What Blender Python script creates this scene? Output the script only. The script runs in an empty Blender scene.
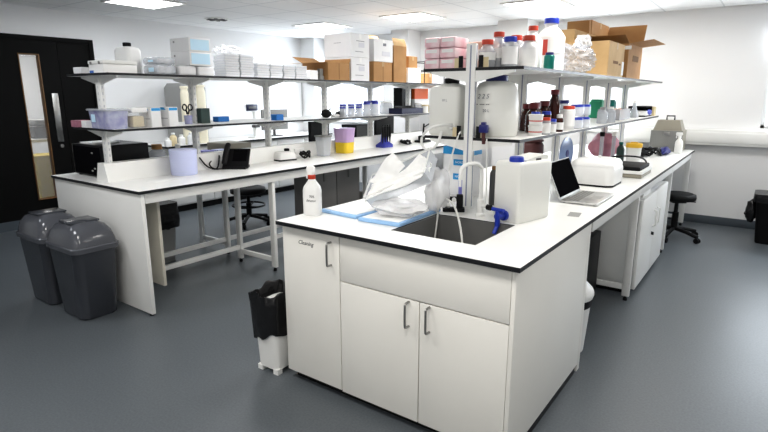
import bpy, bmesh, math, random
from mathutils import Vector, Matrix, Euler
random.seed(7)
PI = math.pi
C = bpy.context.scene.collection
R = math.radians

# ------------------------------------------------------------------ materials
def mat(name, col, rough=0.5, metal=0.0, trans=0.0, emit=0.0, alpha=1.0, spec=0.5, noise=None, bump=0.0, bscale=40, ior=1.45, coat=0):
    m = bpy.data.materials.new(name); m.use_nodes = True
    nt = m.node_tree; b = nt.nodes['Principled BSDF']
    c = (*col, 1)
    b.inputs['Base Color'].default_value = c
    b.inputs['Roughness'].default_value = rough
    b.inputs['Metallic'].default_value = metal
    b.inputs['Transmission Weight'].default_value = trans
    b.inputs['Specular IOR Level'].default_value = spec
    b.inputs['IOR'].default_value = ior
    b.inputs['Alpha'].default_value = alpha
    b.inputs['Coat Weight'].default_value = coat
    if emit:
        b.inputs['Emission Color'].default_value = c
        b.inputs['Emission Strength'].default_value = emit
    if noise or bump:
        tc = nt.nodes.new('ShaderNodeTexCoord')
        nz = nt.nodes.new('ShaderNodeTexNoise'); nz.inputs['Scale'].default_value = (noise[0] if noise else bscale)
        nz.inputs['Detail'].default_value = 4
        nt.links.new(tc.outputs['Object'], nz.inputs['Vector'])
        if noise:
            mx = nt.nodes.new('ShaderNodeMix'); mx.data_type = 'RGBA'
            mx.inputs[6].default_value = c; mx.inputs[7].default_value = (*noise[1], 1)
            mr = nt.nodes.new('ShaderNodeMapRange'); mr.inputs[1].default_value = 0.35; mr.inputs[2].default_value = 0.65
            nt.links.new(nz.outputs['Fac'], mr.inputs[0]); nt.links.new(mr.outputs[0], mx.inputs[0])
            nt.links.new(mx.outputs[2], b.inputs['Base Color'])
        if bump:
            bp = nt.nodes.new('ShaderNodeBump'); bp.inputs['Strength'].default_value = bump; bp.inputs['Distance'].default_value = 0.01
            nt.links.new(nz.outputs['Fac'], bp.inputs['Height']); nt.links.new(bp.outputs[0], b.inputs['Normal'])
    return m

M = {}
def dm(k, *a, **kw): M[k] = mat(k, *a, **kw)
dm('white', (.80,.80,.78), .45)
dm('laminate', (.83,.83,.81), .30, noise=(3,(.81,.81,.79)))
dm('cab', (.84,.825,.78), .40, noise=(2,(.82,.805,.76)))
dm('frame', (.84,.84,.82), .35)
dm('cream', (.66,.63,.55), .45)
dm('black', (.007,.007,.008), .45, spec=.25)
dm('edge', (.012,.013,.016), .4)
dm('rubber', (.008,.008,.009), .6, spec=.25)
dm('bag', (.010,.010,.011), .25, bump=.6, bscale=22)
dm('bin', (.055,.060,.072), .22, spec=.6)
dm('binlid', (.095,.10,.115), .16, spec=.7)
dm('steel', (.35,.35,.34), .3, metal=1)
dm('chrome', (.6,.6,.6), .15, metal=1)
dm('sink', (.17,.17,.165), .45)
dm('wallpaint', (.80,.80,.80), .7, bump=.05, bscale=120)
dm('skirt', (.07,.085,.10), .5)
dm('doorblack', (.005,.005,.005), .6, spec=.12)
dm('oak', (.14,.08,.03), .5, noise=(8,(.22,.11,.04)))
dm('brown', (.45,.26,.11), .75, noise=(6,(.40,.22,.09)))
dm('brownlt', (.60,.42,.22), .75, noise=(6,(.52,.35,.17)))
dm('browndk', (.22,.12,.05), .8)
dm('tape', (.50,.36,.18), .3)
dm('ink', (.03,.03,.04), .6)
dm('inkgrey', (.22,.22,.25), .6)
dm('inkblue', (.05,.15,.45), .6)
dm('inkred', (.55,.08,.06), .6)
dm('paper', (.86,.86,.85), .7)
dm('carton', (.80,.80,.80), .6, noise=(4,(.76,.76,.77)))
dm('poly', (.82,.82,.79), .4, noise=(2,(.79,.79,.75)))
dm('polylt', (.80,.80,.79), .35)
dm('navy', (.018,.022,.16), .35)
dm('blue', (.02,.05,.42), .35)
dm('bluebox', (.02,.17,.50), .45)
dm('cyan', (.03,.32,.66), .45)
dm('ltblue', (.56,.76,.90), .5)
dm('padblue', (.36,.57,.84), .5)
dm('lav', (.62,.66,.90), .4, noise=(3,(.66,.70,.93)))
dm('purple', (.22,.22,.55), .5)
dm('violet', (.40,.22,.44), .4)
dm('yellow', (.82,.60,.04), .4)
dm('yellowlid', (.80,.50,.05), .4)
dm('red', (.55,.05,.03), .4)
dm('orange', (.72,.13,.02), .45)
dm('redorange', (.50,.055,.025), .4)
dm('maroon', (.14,.010,.014), .35)
dm('amber', (.05,.012,.008), .15)
dm('green', (.02,.30,.16), .35)
dm('teal', (.0,.14,.12), .35)
dm('dkgreen', (.03,.06,.055), .4)
dm('dkbrown', (.10,.035,.035), .5)
dm('pink', (.80,.50,.54), .35, noise=(14,(.86,.68,.70)))
dm('pinkdk', (.48,.22,.26), .6, noise=(9,(.36,.16,.22)))
dm('salmon', (.68,.38,.28), .5, noise=(20,(.80,.60,.52)))
dm('grey', (.34,.34,.33), .45)
dm('greymid', (.22,.22,.21), .5)
dm('greydk', (.085,.085,.085), .5)
dm('taupe', (.25,.24,.23), .5)
dm('greybrown', (.20,.19,.16), .45)
dm('greywarm', (.30,.28,.23), .45)
dm('beige', (.66,.56,.36), .5)
dm('powder', (.24,.24,.24), .8)
dm('glass', (.95,.97,.97), .03, trans=1.0, ior=1.3)
dm('film', (.50,.52,.56), .12, alpha=.42, noise=(18,(.70,.74,.80)), bump=.5, bscale=25)
dm('filmwhite', (.88,.88,.89), .2, alpha=.6, bump=.7, bscale=18)
dm('acrylic', (.66,.69,.73), .08, alpha=.5)
dm('acrylicblue', (.62,.64,.82), .15, alpha=.6, noise=(16,(.40,.40,.68)))
dm('acryllav', (.62,.45,.70), .25, alpha=.9)
dm('clear', (.93,.95,.97), .08, alpha=.22)
dm('tissue', (.92,.92,.91), .8)
dm('plate', (.80,.82,.86), .2, alpha=.85)
dm('platelid', (.92,.93,.95), .15, alpha=.8)
dm('screen', (.005,.005,.006), .6, spec=.0, ior=1.01)
dm('alu', (.55,.55,.54), .35, metal=.9)
dm('keys', (.03,.03,.03), .5)
dm('light', (1,1,1), .5, emit=9)
dm('blind', (.88,.90,.93), .7)
dm('blindgrey', (.45,.47,.52), .7)
dm('glassblue', (.62,.68,.82), .1, alpha=.35)
dm('pane', (1,1,1), .02, alpha=.12)
dm('sky', (.95,.98,1), .5, emit=2.2)
dm('postgrey', (.50,.50,.49), .35)

dm('glassblue2', (.22,.30,.50), .2)
dm('clear2', (.85,.88,.92), .08, alpha=.45)
dm('pinkpack', (.80,.46,.52), .3, noise=(10,(.88,.72,.75)))
dm('teal2', (.0,.20,.16), .3)
dm('navylid', (.04,.05,.34), .35)
dm('navyblk', (.012,.014,.05), .4)
dm('markgrey', (.66,.66,.70), .6)
dm('creamy', (.82,.77,.62), .5)
def post_mat():
    m = bpy.data.materials.new('slotted_post'); m.use_nodes = True; nt = m.node_tree; b = nt.nodes['Principled BSDF']
    b.inputs['Roughness'].default_value = .35
    tc = nt.nodes.new('ShaderNodeTexCoord'); sp = nt.nodes.new('ShaderNodeSeparateXYZ'); nt.links.new(tc.outputs['Object'], sp.inputs[0])
    def mth(op, a, v=None):
        n = nt.nodes.new('ShaderNodeMath'); n.operation = op
        nt.links.new(a, n.inputs[0])
        if v is not None:
            if isinstance(v, (int, float)): n.inputs[1].default_value = v
            else: nt.links.new(v, n.inputs[1])
        return n.outputs[0]
    fz = mth('LESS_THAN', mth('FRACT', mth('MULTIPLY', sp.outputs[2], 22.2)), .42)
    sx = mth('LESS_THAN', mth('ABSOLUTE', sp.outputs[0]), .005)
    sy = mth('LESS_THAN', mth('ABSOLUTE', sp.outputs[1]), .004)
    hi = mth('GREATER_THAN', sp.outputs[2], .14)
    k = mth('MULTIPLY', mth('MULTIPLY', fz, mth('MAXIMUM', sx, sy)), hi)
    mx = nt.nodes.new('ShaderNodeMix'); mx.data_type = 'RGBA'; mx.inputs[6].default_value = (.82,.82,.80,1); mx.inputs[7].default_value = (.58,.59,.62,1)
    nt.links.new(k, mx.inputs[0]); nt.links.new(mx.outputs[2], b.inputs['Base Color'])
    return m
M['post'] = post_mat()

def floor_mat():
    m = bpy.data.materials.new('vinyl_floor'); m.use_nodes = True; nt = m.node_tree; b = nt.nodes['Principled BSDF']
    tc = nt.nodes.new('ShaderNodeTexCoord')
    n1 = nt.nodes.new('ShaderNodeTexNoise'); n1.inputs['Scale'].default_value = 90; n1.inputs['Detail'].default_value = 3
    n2 = nt.nodes.new('ShaderNodeTexNoise'); n2.inputs['Scale'].default_value = 1.3
    nt.links.new(tc.outputs['Object'], n1.inputs['Vector']); nt.links.new(tc.outputs['Object'], n2.inputs['Vector'])
    cr = nt.nodes.new('ShaderNodeValToRGB')
    cr.color_ramp.elements[0].position = .3; cr.color_ramp.elements[0].color = (.092,.106,.118,1)
    cr.color_ramp.elements[1].position = .7; cr.color_ramp.elements[1].color = (.124,.138,.150,1)
    nt.links.new(n1.outputs['Fac'], cr.inputs[0]); nt.links.new(cr.outputs[0], b.inputs['Base Color'])
    mr = nt.nodes.new('ShaderNodeMapRange'); mr.inputs[3].default_value = .36; mr.inputs[4].default_value = .42
    nt.links.new(n2.outputs['Fac'], mr.inputs[0]); nt.links.new(mr.outputs[0], b.inputs['Roughness'])
    return m
M['floor'] = floor_mat()

def ceil_mat():
    m = bpy.data.materials.new('ceiling_tiles'); m.use_nodes = True; nt = m.node_tree; b = nt.nodes['Principled BSDF']
    b.inputs['Roughness'].default_value = .85
    tc = nt.nodes.new('ShaderNodeTexCoord')
    br = nt.nodes.new('ShaderNodeTexBrick'); br.offset = 0; br.inputs['Scale'].default_value = 1
    br.inputs['Brick Width'].default_value = .6; br.inputs['Row Height'].default_value = .6
    br.inputs['Mortar Size'].default_value = .010; br.inputs['Mortar Smooth'].default_value = .2
    br.inputs['Color1'].default_value = (.86,.86,.86,1); br.inputs['Color2'].default_value = (.84,.84,.84,1)
    br.inputs['Mortar'].default_value = (.66,.67,.68,1)
    nt.links.new(tc.outputs['Object'], br.inputs['Vector']); nt.links.new(br.outputs['Color'], b.inputs['Base Color'])
    return m
M['ceil'] = ceil_mat()

# ------------------------------------------------------------------ mesh builder
class B:
    def __init__(s): s.bm = bmesh.new(); s.mi = 0
    def _fin(s, faces):
        for f in faces: f.material_index = s.mi
    def box(s, x0, x1, y0, y1, z0, z1, bv=0.0, seg=2, rot=None, top_scale=None):
        r = bmesh.ops.create_cube(s.bm, size=1.0)
        vs = r['verts']
        for v in vs:
            k = 1.0
            if top_scale and v.co.z < 0: k = top_scale
            v.co = Vector(((x0+x1)/2 + v.co.x*(x1-x0)*k, (y0+y1)/2 + v.co.y*(y1-y0)*k, (z0+z1)/2 + v.co.z*(z1-z0)))
        fs = list({f for v in vs for f in v.link_faces})
        if bv:
            es = list({e for v in vs for e in v.link_edges})
            rr = bmesh.ops.bevel(s.bm, geom=es, offset=bv, segments=seg, affect='EDGES', profile=.5)
            vset = set(vs) | set(rr['verts']); vset = {v for v in vset if v.is_valid}
            fs = list({f for v in vset for f in v.link_faces}); vs = list(vset)
        if rot is not None:
            for v in vs: v.co = rot @ v.co
        s._fin(fs); return vs
    def lathe(s, prof, c=(0,0,0), n=24, rot=None, sx=1, sy=1, capb=True, capt=True):
        rings = []; c = Vector(c)
        for r, z in prof:
            ring = []
            for i in range(n):
                a = 2*PI*i/n
                p = Vector((r*math.cos(a)*sx, r*math.sin(a)*sy, z))
                if rot is not None: p = rot @ p
                ring.append(s.bm.verts.new(p + c))
            rings.append(ring)
        fs = []
        for a, b in zip(rings, rings[1:]):
            for i in range(n):
                j = (i+1) % n
                fs.append(s.bm.faces.new((a[i], a[j], b[j], b[i])))
        if capb: fs.append(s.bm.faces.new(list(reversed(rings[0]))))
        if capt: fs.append(s.bm.faces.new(rings[-1]))
        s._fin(fs)
    def cyl(s, p0, p1, r, n=16, r2=None):
        p0 = Vector(p0); p1 = Vector(p1); d = p1-p0
        q = Vector((0,0,1)).rotation_difference(d.normalized()).to_matrix()
        s.lathe([(r,0),(r if r2 is None else r2, d.length)], p0, n, rot=q)
    def sqprof(s, prof, c=(0,0,0), n=6, rot=None):
        # rounded-rectangle loft: prof = [(hx, hy, corner, z)]
        rings = []; c = Vector(c)
        for hx, hy, cr, z in prof:
            ring = []
            for k, (qx, qy) in enumerate(((1,1),(-1,1),(-1,-1),(1,-1))):
                for i in range(n+1):
                    a = PI/2*k + PI/2*i/n
                    p = Vector((qx*(hx-cr)+cr*math.cos(a), qy*(hy-cr)+cr*math.sin(a), z))
                    if rot is not None: p = rot @ p
                    ring.append(s.bm.verts.new(p+c))
            rings.append(ring)
        N = len(rings[0]); fs = []
        for a, b in zip(rings, rings[1:]):
            for i in range(N):
                j = (i+1) % N; fs.append(s.bm.faces.new((a[i], a[j], b[j], b[i])))
        fs.append(s.bm.faces.new(list(reversed(rings[0])))); fs.append(s.bm.faces.new(rings[-1]))
        s._fin(fs)
    def tube(s, pts, r, n=8, smooth=4):
        pts = [Vector(p) for p in pts]
        if smooth and len(pts) > 2:
            out = []
            P = [pts[0]] + pts + [pts[-1]]
            for i in range(1, len(P)-2):
                for t in range(smooth):
                    u = t/smooth; a, b, c_, d = P[i-1], P[i], P[i+1], P[i+2]
                    out.append(.5*((2*b)+(-a+c_)*u+(2*a-5*b+4*c_-d)*u*u+(-a+3*b-3*c_+d)*u**3))
            out.append(pts[-1]); pts = out
        rings = []; up = Vector((0.13,.21,.97))
        for i, p in enumerate(pts):
            d = (pts[min(i+1, len(pts)-1)] - pts[max(i-1, 0)]).normalized()
            if abs(d.dot(up)) > .95: up = Vector((.9,.3,.1))
            x = d.cross(up).normalized(); y = d.cross(x).normalized()
            rings.append([s.bm.verts.new(p + r*(x*math.cos(2*PI*k/n)+y*math.sin(2*PI*k/n))) for k in range(n)])
        fs = []
        for a, b in zip(rings, rings[1:]):
            for i in range(n):
                j = (i+1) % n; fs.append(s.bm.faces.new((a[i], a[j], b[j], b[i])))
        fs.append(s.bm.faces.new(list(reversed(rings[0])))); fs.append(s.bm.faces.new(rings[-1])); s._fin(fs)
    def poly(s, pts, thick=None):
        vs = [s.bm.verts.new(p) for p in pts]; f = s.bm.faces.new(vs); fs = [f]
        if thick is not None:
            r = bmesh.ops.extrude_face_region(s.bm, geom=[f])
            nv = [g for g in r['geom'] if isinstance(g, bmesh.types.BMVert)]
            for v in nv: v.co += Vector(thick)
            fs = list({g for v in vs+nv for g in v.link_faces})
        s._fin(fs)
    def blob(s, c, rad, seed=0, amp=.25, sub=3, freq=3.0, sharp=False):
        from mathutils import noise as nz
        r = bmesh.ops.create_icosphere(s.bm, subdivisions=sub, radius=1)
        for v in r['verts']:
            d = v.co.copy()
            k = 1 + amp*nz.noise(d*freq + Vector((seed*3.1, seed*1.7, 0)))*(1.6 if sharp else 1)
            v.co = Vector((c[0]+d.x*rad[0]*k, c[1]+d.y*rad[1]*k, max(c[2]-rad[2]*.98, c[2]+d.z*rad[2]*k)))
        s._fin(list({f for v in r['verts'] for f in v.link_faces}))

def link(name, b, mats, parent=None, loc=None, rot=None, ang=35, flat=False):
    bm = b.bm
    bmesh.ops.recalc_face_normals(bm, faces=bm.faces[:])
    for f in bm.faces: f.smooth = not flat
    for e in bm.edges:
        if len(e.link_faces) == 2 and e.calc_face_angle(0) > R(ang): e.smooth = False
    me = bpy.data.meshes.new(name); bm.to_mesh(me); bm.free()
    if not isinstance(mats, (list, tuple)): mats = [mats]
    for k in mats: me.materials.append(M[k] if isinstance(k, str) else k)
    o = bpy.data.objects.new(name, me); C.objects.link(o)
    if parent: o.parent = parent
    if loc: o.location = loc
    if rot: o.rotation_euler = rot
    return o
obj = link
def tag(o, label, cat, group=None):
    o['label'] = label; o['category'] = cat
    if group: o['group'] = group
    return o
def thing(name, label, cat, loc=(0,0,0), rz=0, group=None, rot=None):
    o = bpy.data.objects.new(name, None); C.objects.link(o); o.empty_display_size = .05
    o.location = loc; o.rotation_euler = rot if rot else (0,0,rz)
    return tag(o, label, cat, group)
def struct(name, b, mats, parent=None, **kw):
    o = link(name, b, mats, parent, **kw)
    if parent is None: o['kind'] = 'structure'
    return o
def dup(root, loc, label, rz=None, group=None):
    r = root.copy(); C.objects.link(r); r.location = loc
    if rz is not None: r.rotation_euler = (0,0,rz)
    r['label'] = label
    if group: r['group'] = group
    for ch in list(root.children):
        c = ch.copy(); C.objects.link(c); c.parent = r
        for g in list(ch.children):
            d = g.copy(); C.objects.link(d); d.parent = c
    return r
def text(s, size, m, parent, loc, rot=(0,0,0), name='lettering', align='CENTER', shear=0):
    cu = bpy.data.curves.new('lettering', 'FONT'); cu.body = s; cu.size = size; cu.align_x = align; cu.align_y = 'CENTER'; cu.shear = shear
    cu.extrude = .0004; cu.resolution_u = 2
    t = bpy.data.objects.new('t', cu); C.objects.link(t)
    bpy.context.view_layer.update()
    me = bpy.data.meshes.new_from_object(t.evaluated_get(bpy.context.evaluated_depsgraph_get()))
    bpy.data.objects.remove(t); me.materials.clear(); me.materials.append(M[m])
    o = bpy.data.objects.new(name, me); C.objects.link(o); o.parent = parent; o.location = loc; o.rotation_euler = rot
    return o
FRONT = (PI/2, 0, 0)         # reads on a face looking towards -Y
SIDE = (PI/2, 0, PI/2)       # reads on a face looking towards +X

# ------------------------------------------------------------------ room
XL, XR, YF, YB, ZC = -6.95, 2.7, -2.6, 7.4, 2.5
b = B(); b.box(XL-3.2, XR+.1, YF-.1, YB+.1, -.1, 0); struct('floor', b, 'floor')
b = B(); b.box(XL-3.2, XR+.1, YF-.1, YB+.1, ZC, ZC+.1); struct('ceiling', b, 'ceil')
# left wall with the door opening
DY0, DY1, DZ = .62, 3.46, 2.19
b = B()
b.box(XL-.12, XL, YF, DY0, 0, ZC); b.box(XL-.12, XL, DY1, YB, 0, ZC); b.box(XL-.12, XL, DY0, DY1, DZ, ZC)
struct('wall_left', b, 'wallpaint')
# back wall with window openings: (x0,x1,z0,z1)
WIN = [(-6.75,-5.35,1.08,2.05), (-3.35,-2.45,1.08,2.05), (-2.05,-1.55,1.08,2.05), (-.10,1.7,1.16,2.35)]
b = B(); x = XL
for (a, c, z0, z1) in WIN:
    b.box(x, a, YB, YB+.14, 0, ZC); b.box(a, c, YB, YB+.14, 0, z0); b.box(a, c, YB, YB+.14, z1, ZC); x = c
b.box(x, XR, YB, YB+.14, 0, ZC)
struct('wall_back', b, 'wallpaint')
b = B(); b.box(XR, XR+.12, YF, YB, 0, ZC); struct('wall_right', b, 'wallpaint')
b = B(); b.box(XL, XR, YF-.12, YF, 0, ZC); struct('wall_front', b, 'wallpaint')
for i, (a, c, z0, z1) in enumerate(WIN):
    b = B()
    for bx in ((a,a+.04),(c-.04,c)): b.box(bx[0], bx[1], YB+.05, YB+.11, z0, z1, .004)
    b.box(a, c, YB+.05, YB+.11, z0, z0+.04, .004); b.box(a, c, YB+.05, YB+.11, z1-.04, z1, .004)
    w = struct('window_%d' % (i+1), b, 'white')
    b = B(); b.box(a+.04, c-.04, YB+.075, YB+.081, z0+.04, z1-.04); link('pane', b, 'pane', w)
    b = B(); b.box(a-.02, c+.02, YB-.03, YB+.05, z0-.025, z0, .004); link('window_sill', b, 'white', w)
# columns by the back wall
b = B(); b.box(-3.16, -2.74, 7.0, 7.4, 0, ZC); struct('trim_1', b, 'wallpaint')
b = B(); b.box(-4.95, -4.63, 7.05, 7.4, 0, ZC); struct('trim_2', b, 'wallpaint')
b = B(); b.box(XL, -6.62, 7.1, 7.4, 0, ZC); struct('trim_3', b, 'wallpaint')
# dado trunking on the back wall and the baseboards
b = B(); b.box(-1.5, XR, 7.31, 7.4, .955, 1.135, .008); b.box(-1.5, XR, 7.30, 7.315, .985, 1.105, .004); struct('trim_4', b, 'white')
b = B(); b.box(-4.6, XR, YB-.012, YB, 0, .10, .004); struct('baseboard_back', b, 'skirt')
b = B(); b.box(XL, XL+.012, DY1+.05, YB, 0, .10, .004); b.box(XL, XL+.012, YF, DY0-.05, 0, .10, .004); struct('baseboard_left', b, 'skirt')
# door
b = B(); b.box(XL-.10, XL+.02, DY1-.05, DY1, 0, DZ, .003); b.box(XL-.10, XL+.02, DY0, DY0+.05, 0, DZ, .003); b.box(XL-.10, XL+.02, DY0+.05, DY1-.05, DZ-.05, DZ, .003)
d = struct('door_1', b, 'doorblack')
VY0, VY1, VZ0, VZ1 = 2.615, 2.835, .31, 1.99
b = B(); X0, X1 = XL-.05, XL
for (y0, y1, z0, z1) in ((1.85,VY0,.0,2.14),(VY1,3.04,.0,2.14),(VY0,VY1,.0,VZ0),(VY0,VY1,VZ1,2.14)): b.box(X0, X1, y0, y1, z0, z1)
lf = link('door_leaf', b, 'doorblack', d)
b = B()
for (y0, y1, z0, z1) in ((VY0,VY0+.012,VZ0,VZ1),(VY1-.012,VY1,VZ0,VZ1),(VY0+.012,VY1-.012,VZ0,VZ0+.012),(VY0+.012,VY1-.012,VZ1-.012,VZ1)): b.box(X0-.01, X1+.012, y0, y1, z0, z1, .003)
link('vision_panel_frame', b, 'oak', lf)
b = B(); b.box(XL-.03, XL-.024, VY0+.02, VY1-.02, VZ0+.02, VZ1-.02); link('glass_pane', b, 'pane', lf)
b = B(); b.box(X1, X1+.006, 2.915, 2.985, .98, 1.55, .002); link('push_plate', b, 'steel', lf)
b = B(); b.cyl((X1,2.95,.93), (X1+.02,2.95,.93), .022, 20); link('lock', b, 'steel', lf)
b = B(); b.box(X1, X1+.004, 1.86, 3.03, .0, .11); link('kick_plate', b, 'skirt', lf)
b = B(); b.box(X0, X1, 3.045, DY1-.05, 0, 2.14); b.box(X0, X1, DY0+.05, 1.845, 0, 2.14); link('side_panel', b, 'doorblack', d)
# the next room, seen through the door's vision panel
b = B(); b.box(XL-3.2, XL-3.1, YF, YB, 0, ZC); struct('wall_beyond_door', b, 'wallpaint')
b = B(); b.box(XL-1.45, XL-.70, 2.7, 5.0, .93, .97); b.box(XL-1.45, XL-1.4, 2.72, 2.76, 0, .93); b.box(XL-.76, XL-.71, 2.72, 2.76, 0, .93); b.box(XL-.76, XL-.71, 4.9, 4.94, 0, .93)
tag(link('workbench', b, 'frame'), 'white bench in the next room seen through the door glass', 'bench')
b = B(); b.sqprof([(.14,.15,.03,0),(.17,.18,.03,.78),(.18,.19,.03,.80)]); 
tag(link('waste_bin', b, 'yellow', loc=(XL-.45,2.93,0)), 'yellow bin in the next room seen through the door glass', 'bin')
b = B(); b.box(-.15,.15,-.2,.2,0,.16,.02); b.mi = 1; b.box(-.12,.12,-.16,.16,.16,.24,.02)
tag(link('bench_instrument', b, ['greydk','grey'], loc=(XL-1.0,3.2,.97)), 'grey instrument on the bench beyond the door glass', 'instrument')

# ceiling lights and vent
def light(x, y, label):
    t = thing('ceiling_light', label, 'ceiling light', (x,y,ZC), 0, 'square recessed ceiling lights')
    b = B()
    for q in ((-.31,.31,-.31,-.285),(-.31,.31,.285,.31),(-.31,-.285,-.285,.285),(.285,.31,-.285,.285)): b.box(*q, -.012, 0)
    link('frame', b, 'white', t)
    b = B(); b.box(-.285,.285,-.285,.285,-.008,-.001); link('diffuser', b, 'light', t)
    return t
light(-5.62, 3.40, 'bright square ceiling light above the black door corner, nearest on the left')
light(-5.42, 6.0, 'bright square ceiling light farthest left in the back row')
light(-3.87, 6.0, 'bright square ceiling light in the back row above the stacked cardboard boxes')
light(-2.25, 6.0, 'bright square ceiling light in the back row above the red-capped bottles')
t = thing('ceiling_vent', 'round dark ceiling vent near the left wall', 'vent', (-6.05,4.66,ZC))
b = B(); b.lathe([(.15,-.012),(.16,-.006),(.16,0)], n=28); link('rim', b, 'white', t)
b = B()
for k in range(8):
    a = k*PI/4; q = Matrix.Rotation(a, 3, 'Z'); b.box(.03,.13,-.022,.022,-.017,-.0125, rot=q)
link('slot', b, 'black', t)
b = B(); b.lathe([(.022,-.02),(.022,-.012)], n=14); link('hub', b, 'greymid', t)

# ------------------------------------------------------------------ worktops and benches
def worktop(name, label, x0, x1, y0, y1, hole=None):
    b = B(); z0, z1 = .88, .90
    if hole:
        a, c, e, f = hole
        for q in ((x0,x1,y0,e),(x0,x1,f,y1),(x0,a,e,f),(c,x1,e,f)): b.box(*q, z0, z1)
        bmesh.ops.remove_doubles(b.bm, verts=b.bm.verts[:], dist=1e-5)
        # drop the coincident inner walls
        dead = [f_ for f_ in b.bm.faces if abs(f_.normal.z) < .5 and any(g is not f_ and (g.calc_center_median()-f_.calc_center_median()).length < 1e-4 for g in b.bm.faces)]
        bmesh.ops.delete(b.bm, geom=dead, context='FACES_ONLY')
    else: b.box(x0, x1, y0, y1, z0, z1)
    b.bm.normal_update()
    for f_ in b.bm.faces: f_.material_index = 0 if abs(f_.normal.z) > .5 else 1
    return tag(link(name, b, ['laminate','edge'], flat=True), label, 'worktop')
SX0, SX1, SY0, SY1 = -1.41, -.965, 2.01, 2.45
MX0, MX1, MY0, MY1 = -2.005, -.69, 1.825, 7.2
worktop('worktop', 'long white worktop with black edge holding the sink', MX0, MX1, MY0, MY1, (SX0,SX1,SY0,SY1))
LX0, LX1, LY0, LY1 = -4.65, -3.36, 1.865, 7.1
worktop('worktop', 'long white worktop with black edge on the left bench', LX0, LX1, LY0, LY1)
# sink
t = thing('sink', 'dark grey rectangular sink set in the worktop', 'sink', ((SX0+SX1)/2,(SY0+SY1)/2,.9))
hx, hy = (SX1-SX0)/2, (SY1-SY0)/2; b = B()
b.box(-hx,-hx+.008,-hy,hy,-.24,-.004); b.box(hx-.008,hx,-hy,hy,-.24,-.004); b.box(-hx,hx,-hy,-hy+.008,-.24,-.004); b.box(-hx,hx,hy-.008,hy,-.24,-.004); b.box(-hx,hx,-hy,hy,-.25,-.24)
link('basin', b, 'sink', t)
b = B(); b.lathe([(.035,-.239),(.035,-.234),(.02,-.236)], n=20); link('drain', b, 'steel', t)
# sink cabinet
t = thing('sink_cabinet', 'white three-door cabinet under the sink worktop', 'cabinet', (-1.355,2.35,0))
def T(x, y): return x+1.355, y-2.35
b = B()
X0, X1, Y0, Y1 = -1.993+1.355, -.715+1.355, 1.878-2.35, 2.86-2.35
b.box(X0, X0+.018, Y0, Y1, .06, .88); b.box(X1-.018, X1, Y0-.018, Y1, .045, .88, .001)
b.box(X0, X1-.018, Y0, Y1, .06, .078); b.box(X0, X1-.018, Y1-.012, Y1, .06, .88); b.box(-1.615+1.355, -1.597+1.355, Y0, Y1-.012, .078, .88)
b.box(X1-.06, X1, Y1-.005, Y1+.045, 0, .88, .002)
b.box(X0+.018, X1-.018, Y0-.012, Y0+.01, .871, .88)
link('carcass', b, 'cab', t)
b = B(); b.box(X0+.02, X1-.005, Y0+.03, Y1-.03, 0, .06); link('plinth', b, 'black', t)
def front(nm, x0, x1, z0, z1, hxp=None, hz=None):
    b = B(); b.box(x0+1.355, x1+1.355, Y0-.018, Y0, z0, z1, .0015); o = link(nm, b, 'cab', t)
    if hxp is not None:
        h = hxp+1.355; yy = Y0-.018; b = B()
        b.tube([(h,yy,hz+.058),(h,yy-.026,hz+.056),(h,yy-.032,hz+.04),(h,yy-.032,hz-.04),(h,yy-.026,hz-.056),(h,yy,hz-.058)], .0055, 10)
        link('handle', b, 'steel', o)
    return o
dl = front('door', -1.993, -1.609, 0.055, .868, -1.66, .775)
front('drawer_front', -1.604, -.735, .648, .868)
front('door', -1.604, -1.152, .05, .643, -1.205, .575)
front('door', -1.147, -.735, .05, .643, -1.098, .575)
text('Cleaning', .03, 'ink', dl, (-1.83+1.355, Y0-.0186, .80), FRONT, shear=.3)

# bench underframes
def underframe(label, xs, ys, y_rail, x_apron, loc, bars):
    t = thing('steel_trestle', label, 'bench frame', loc)
    ox, oy, _ = loc
    b = B()
    for xa in x_apron: b.box(xa-.012-ox, xa+.012-ox, y_rail[0]-oy, y_rail[1]-oy, .805, .88, .002)
    link('apron_rail', b, 'frame', t)
    for y in ys:
        for x in xs:
            b = B(); b.box(x-.027-ox, x+.027-ox, y-.016-oy, y+.016-oy, .035, .88, .003); lg = link('leg', b, 'frame', t)
            b = B(); b.lathe([(.016,0),(.016,.02),(.008,.024),(.008,.036)], (x-ox, y-oy, 0), 12); link('levelling_foot', b, 'rubber', lg)
        for (a, c) in bars:
            b = B(); b.box(a+.027-ox, c-.027-ox, y-.014-oy, y+.014-oy, .085, .125, .002); link('cross_bar', b, 'frame', t)
    return t, ox, oy
t, ox, oy = underframe('white steel underframe of the right bench beyond the sink cabinet', (-.735,-1.28), (4.17,5.72,7.12), (2.92,7.16), (-.722,), (-1.0,5.0,0), ((-1.28,-.735),))
t, ox, oy = underframe('white steel underframe along the far side of the sink bench', (-1.42,-1.95), (3.0,5.0,7.12), (2.92,7.16), (-1.965,), (-1.7,5.0,0), ((-1.95,-1.42),))
t, ox, oy = underframe('white steel underframe on the near side of the left bench', (-3.425,-3.89), (3.09,5.0,6.95), (1.92,7.05), (-3.40,), (-3.65,4.5,0), ((-3.89,-3.425),))
b = B(); b.box(-3.90-ox, -3.87-ox, 2.13-oy, 6.9-oy, .125, .165, .002); link('stretcher', b, 'frame', t)
t, ox, oy = underframe('white steel underframe on the wall side of the left bench', (-4.20,-4.61), (3.19,5.0,6.95), (1.92,7.05), (-4.62,), (-4.4,4.5,0), ((-4.61,-4.20),))
b = B(); b.box(-4.23-ox, -4.20-ox, 1.92-oy, 6.9-oy, .125, .165, .002); link('stretcher', b, 'frame', t)
t = thing('end_panel', 'white panel closing the near end of the left bench', 'panel', (-4.005,1.895,0))
b = B(); b.box(-.63,.63,-.014,.014,.014,.878,.001); link('board', b, 'white', t)
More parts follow.
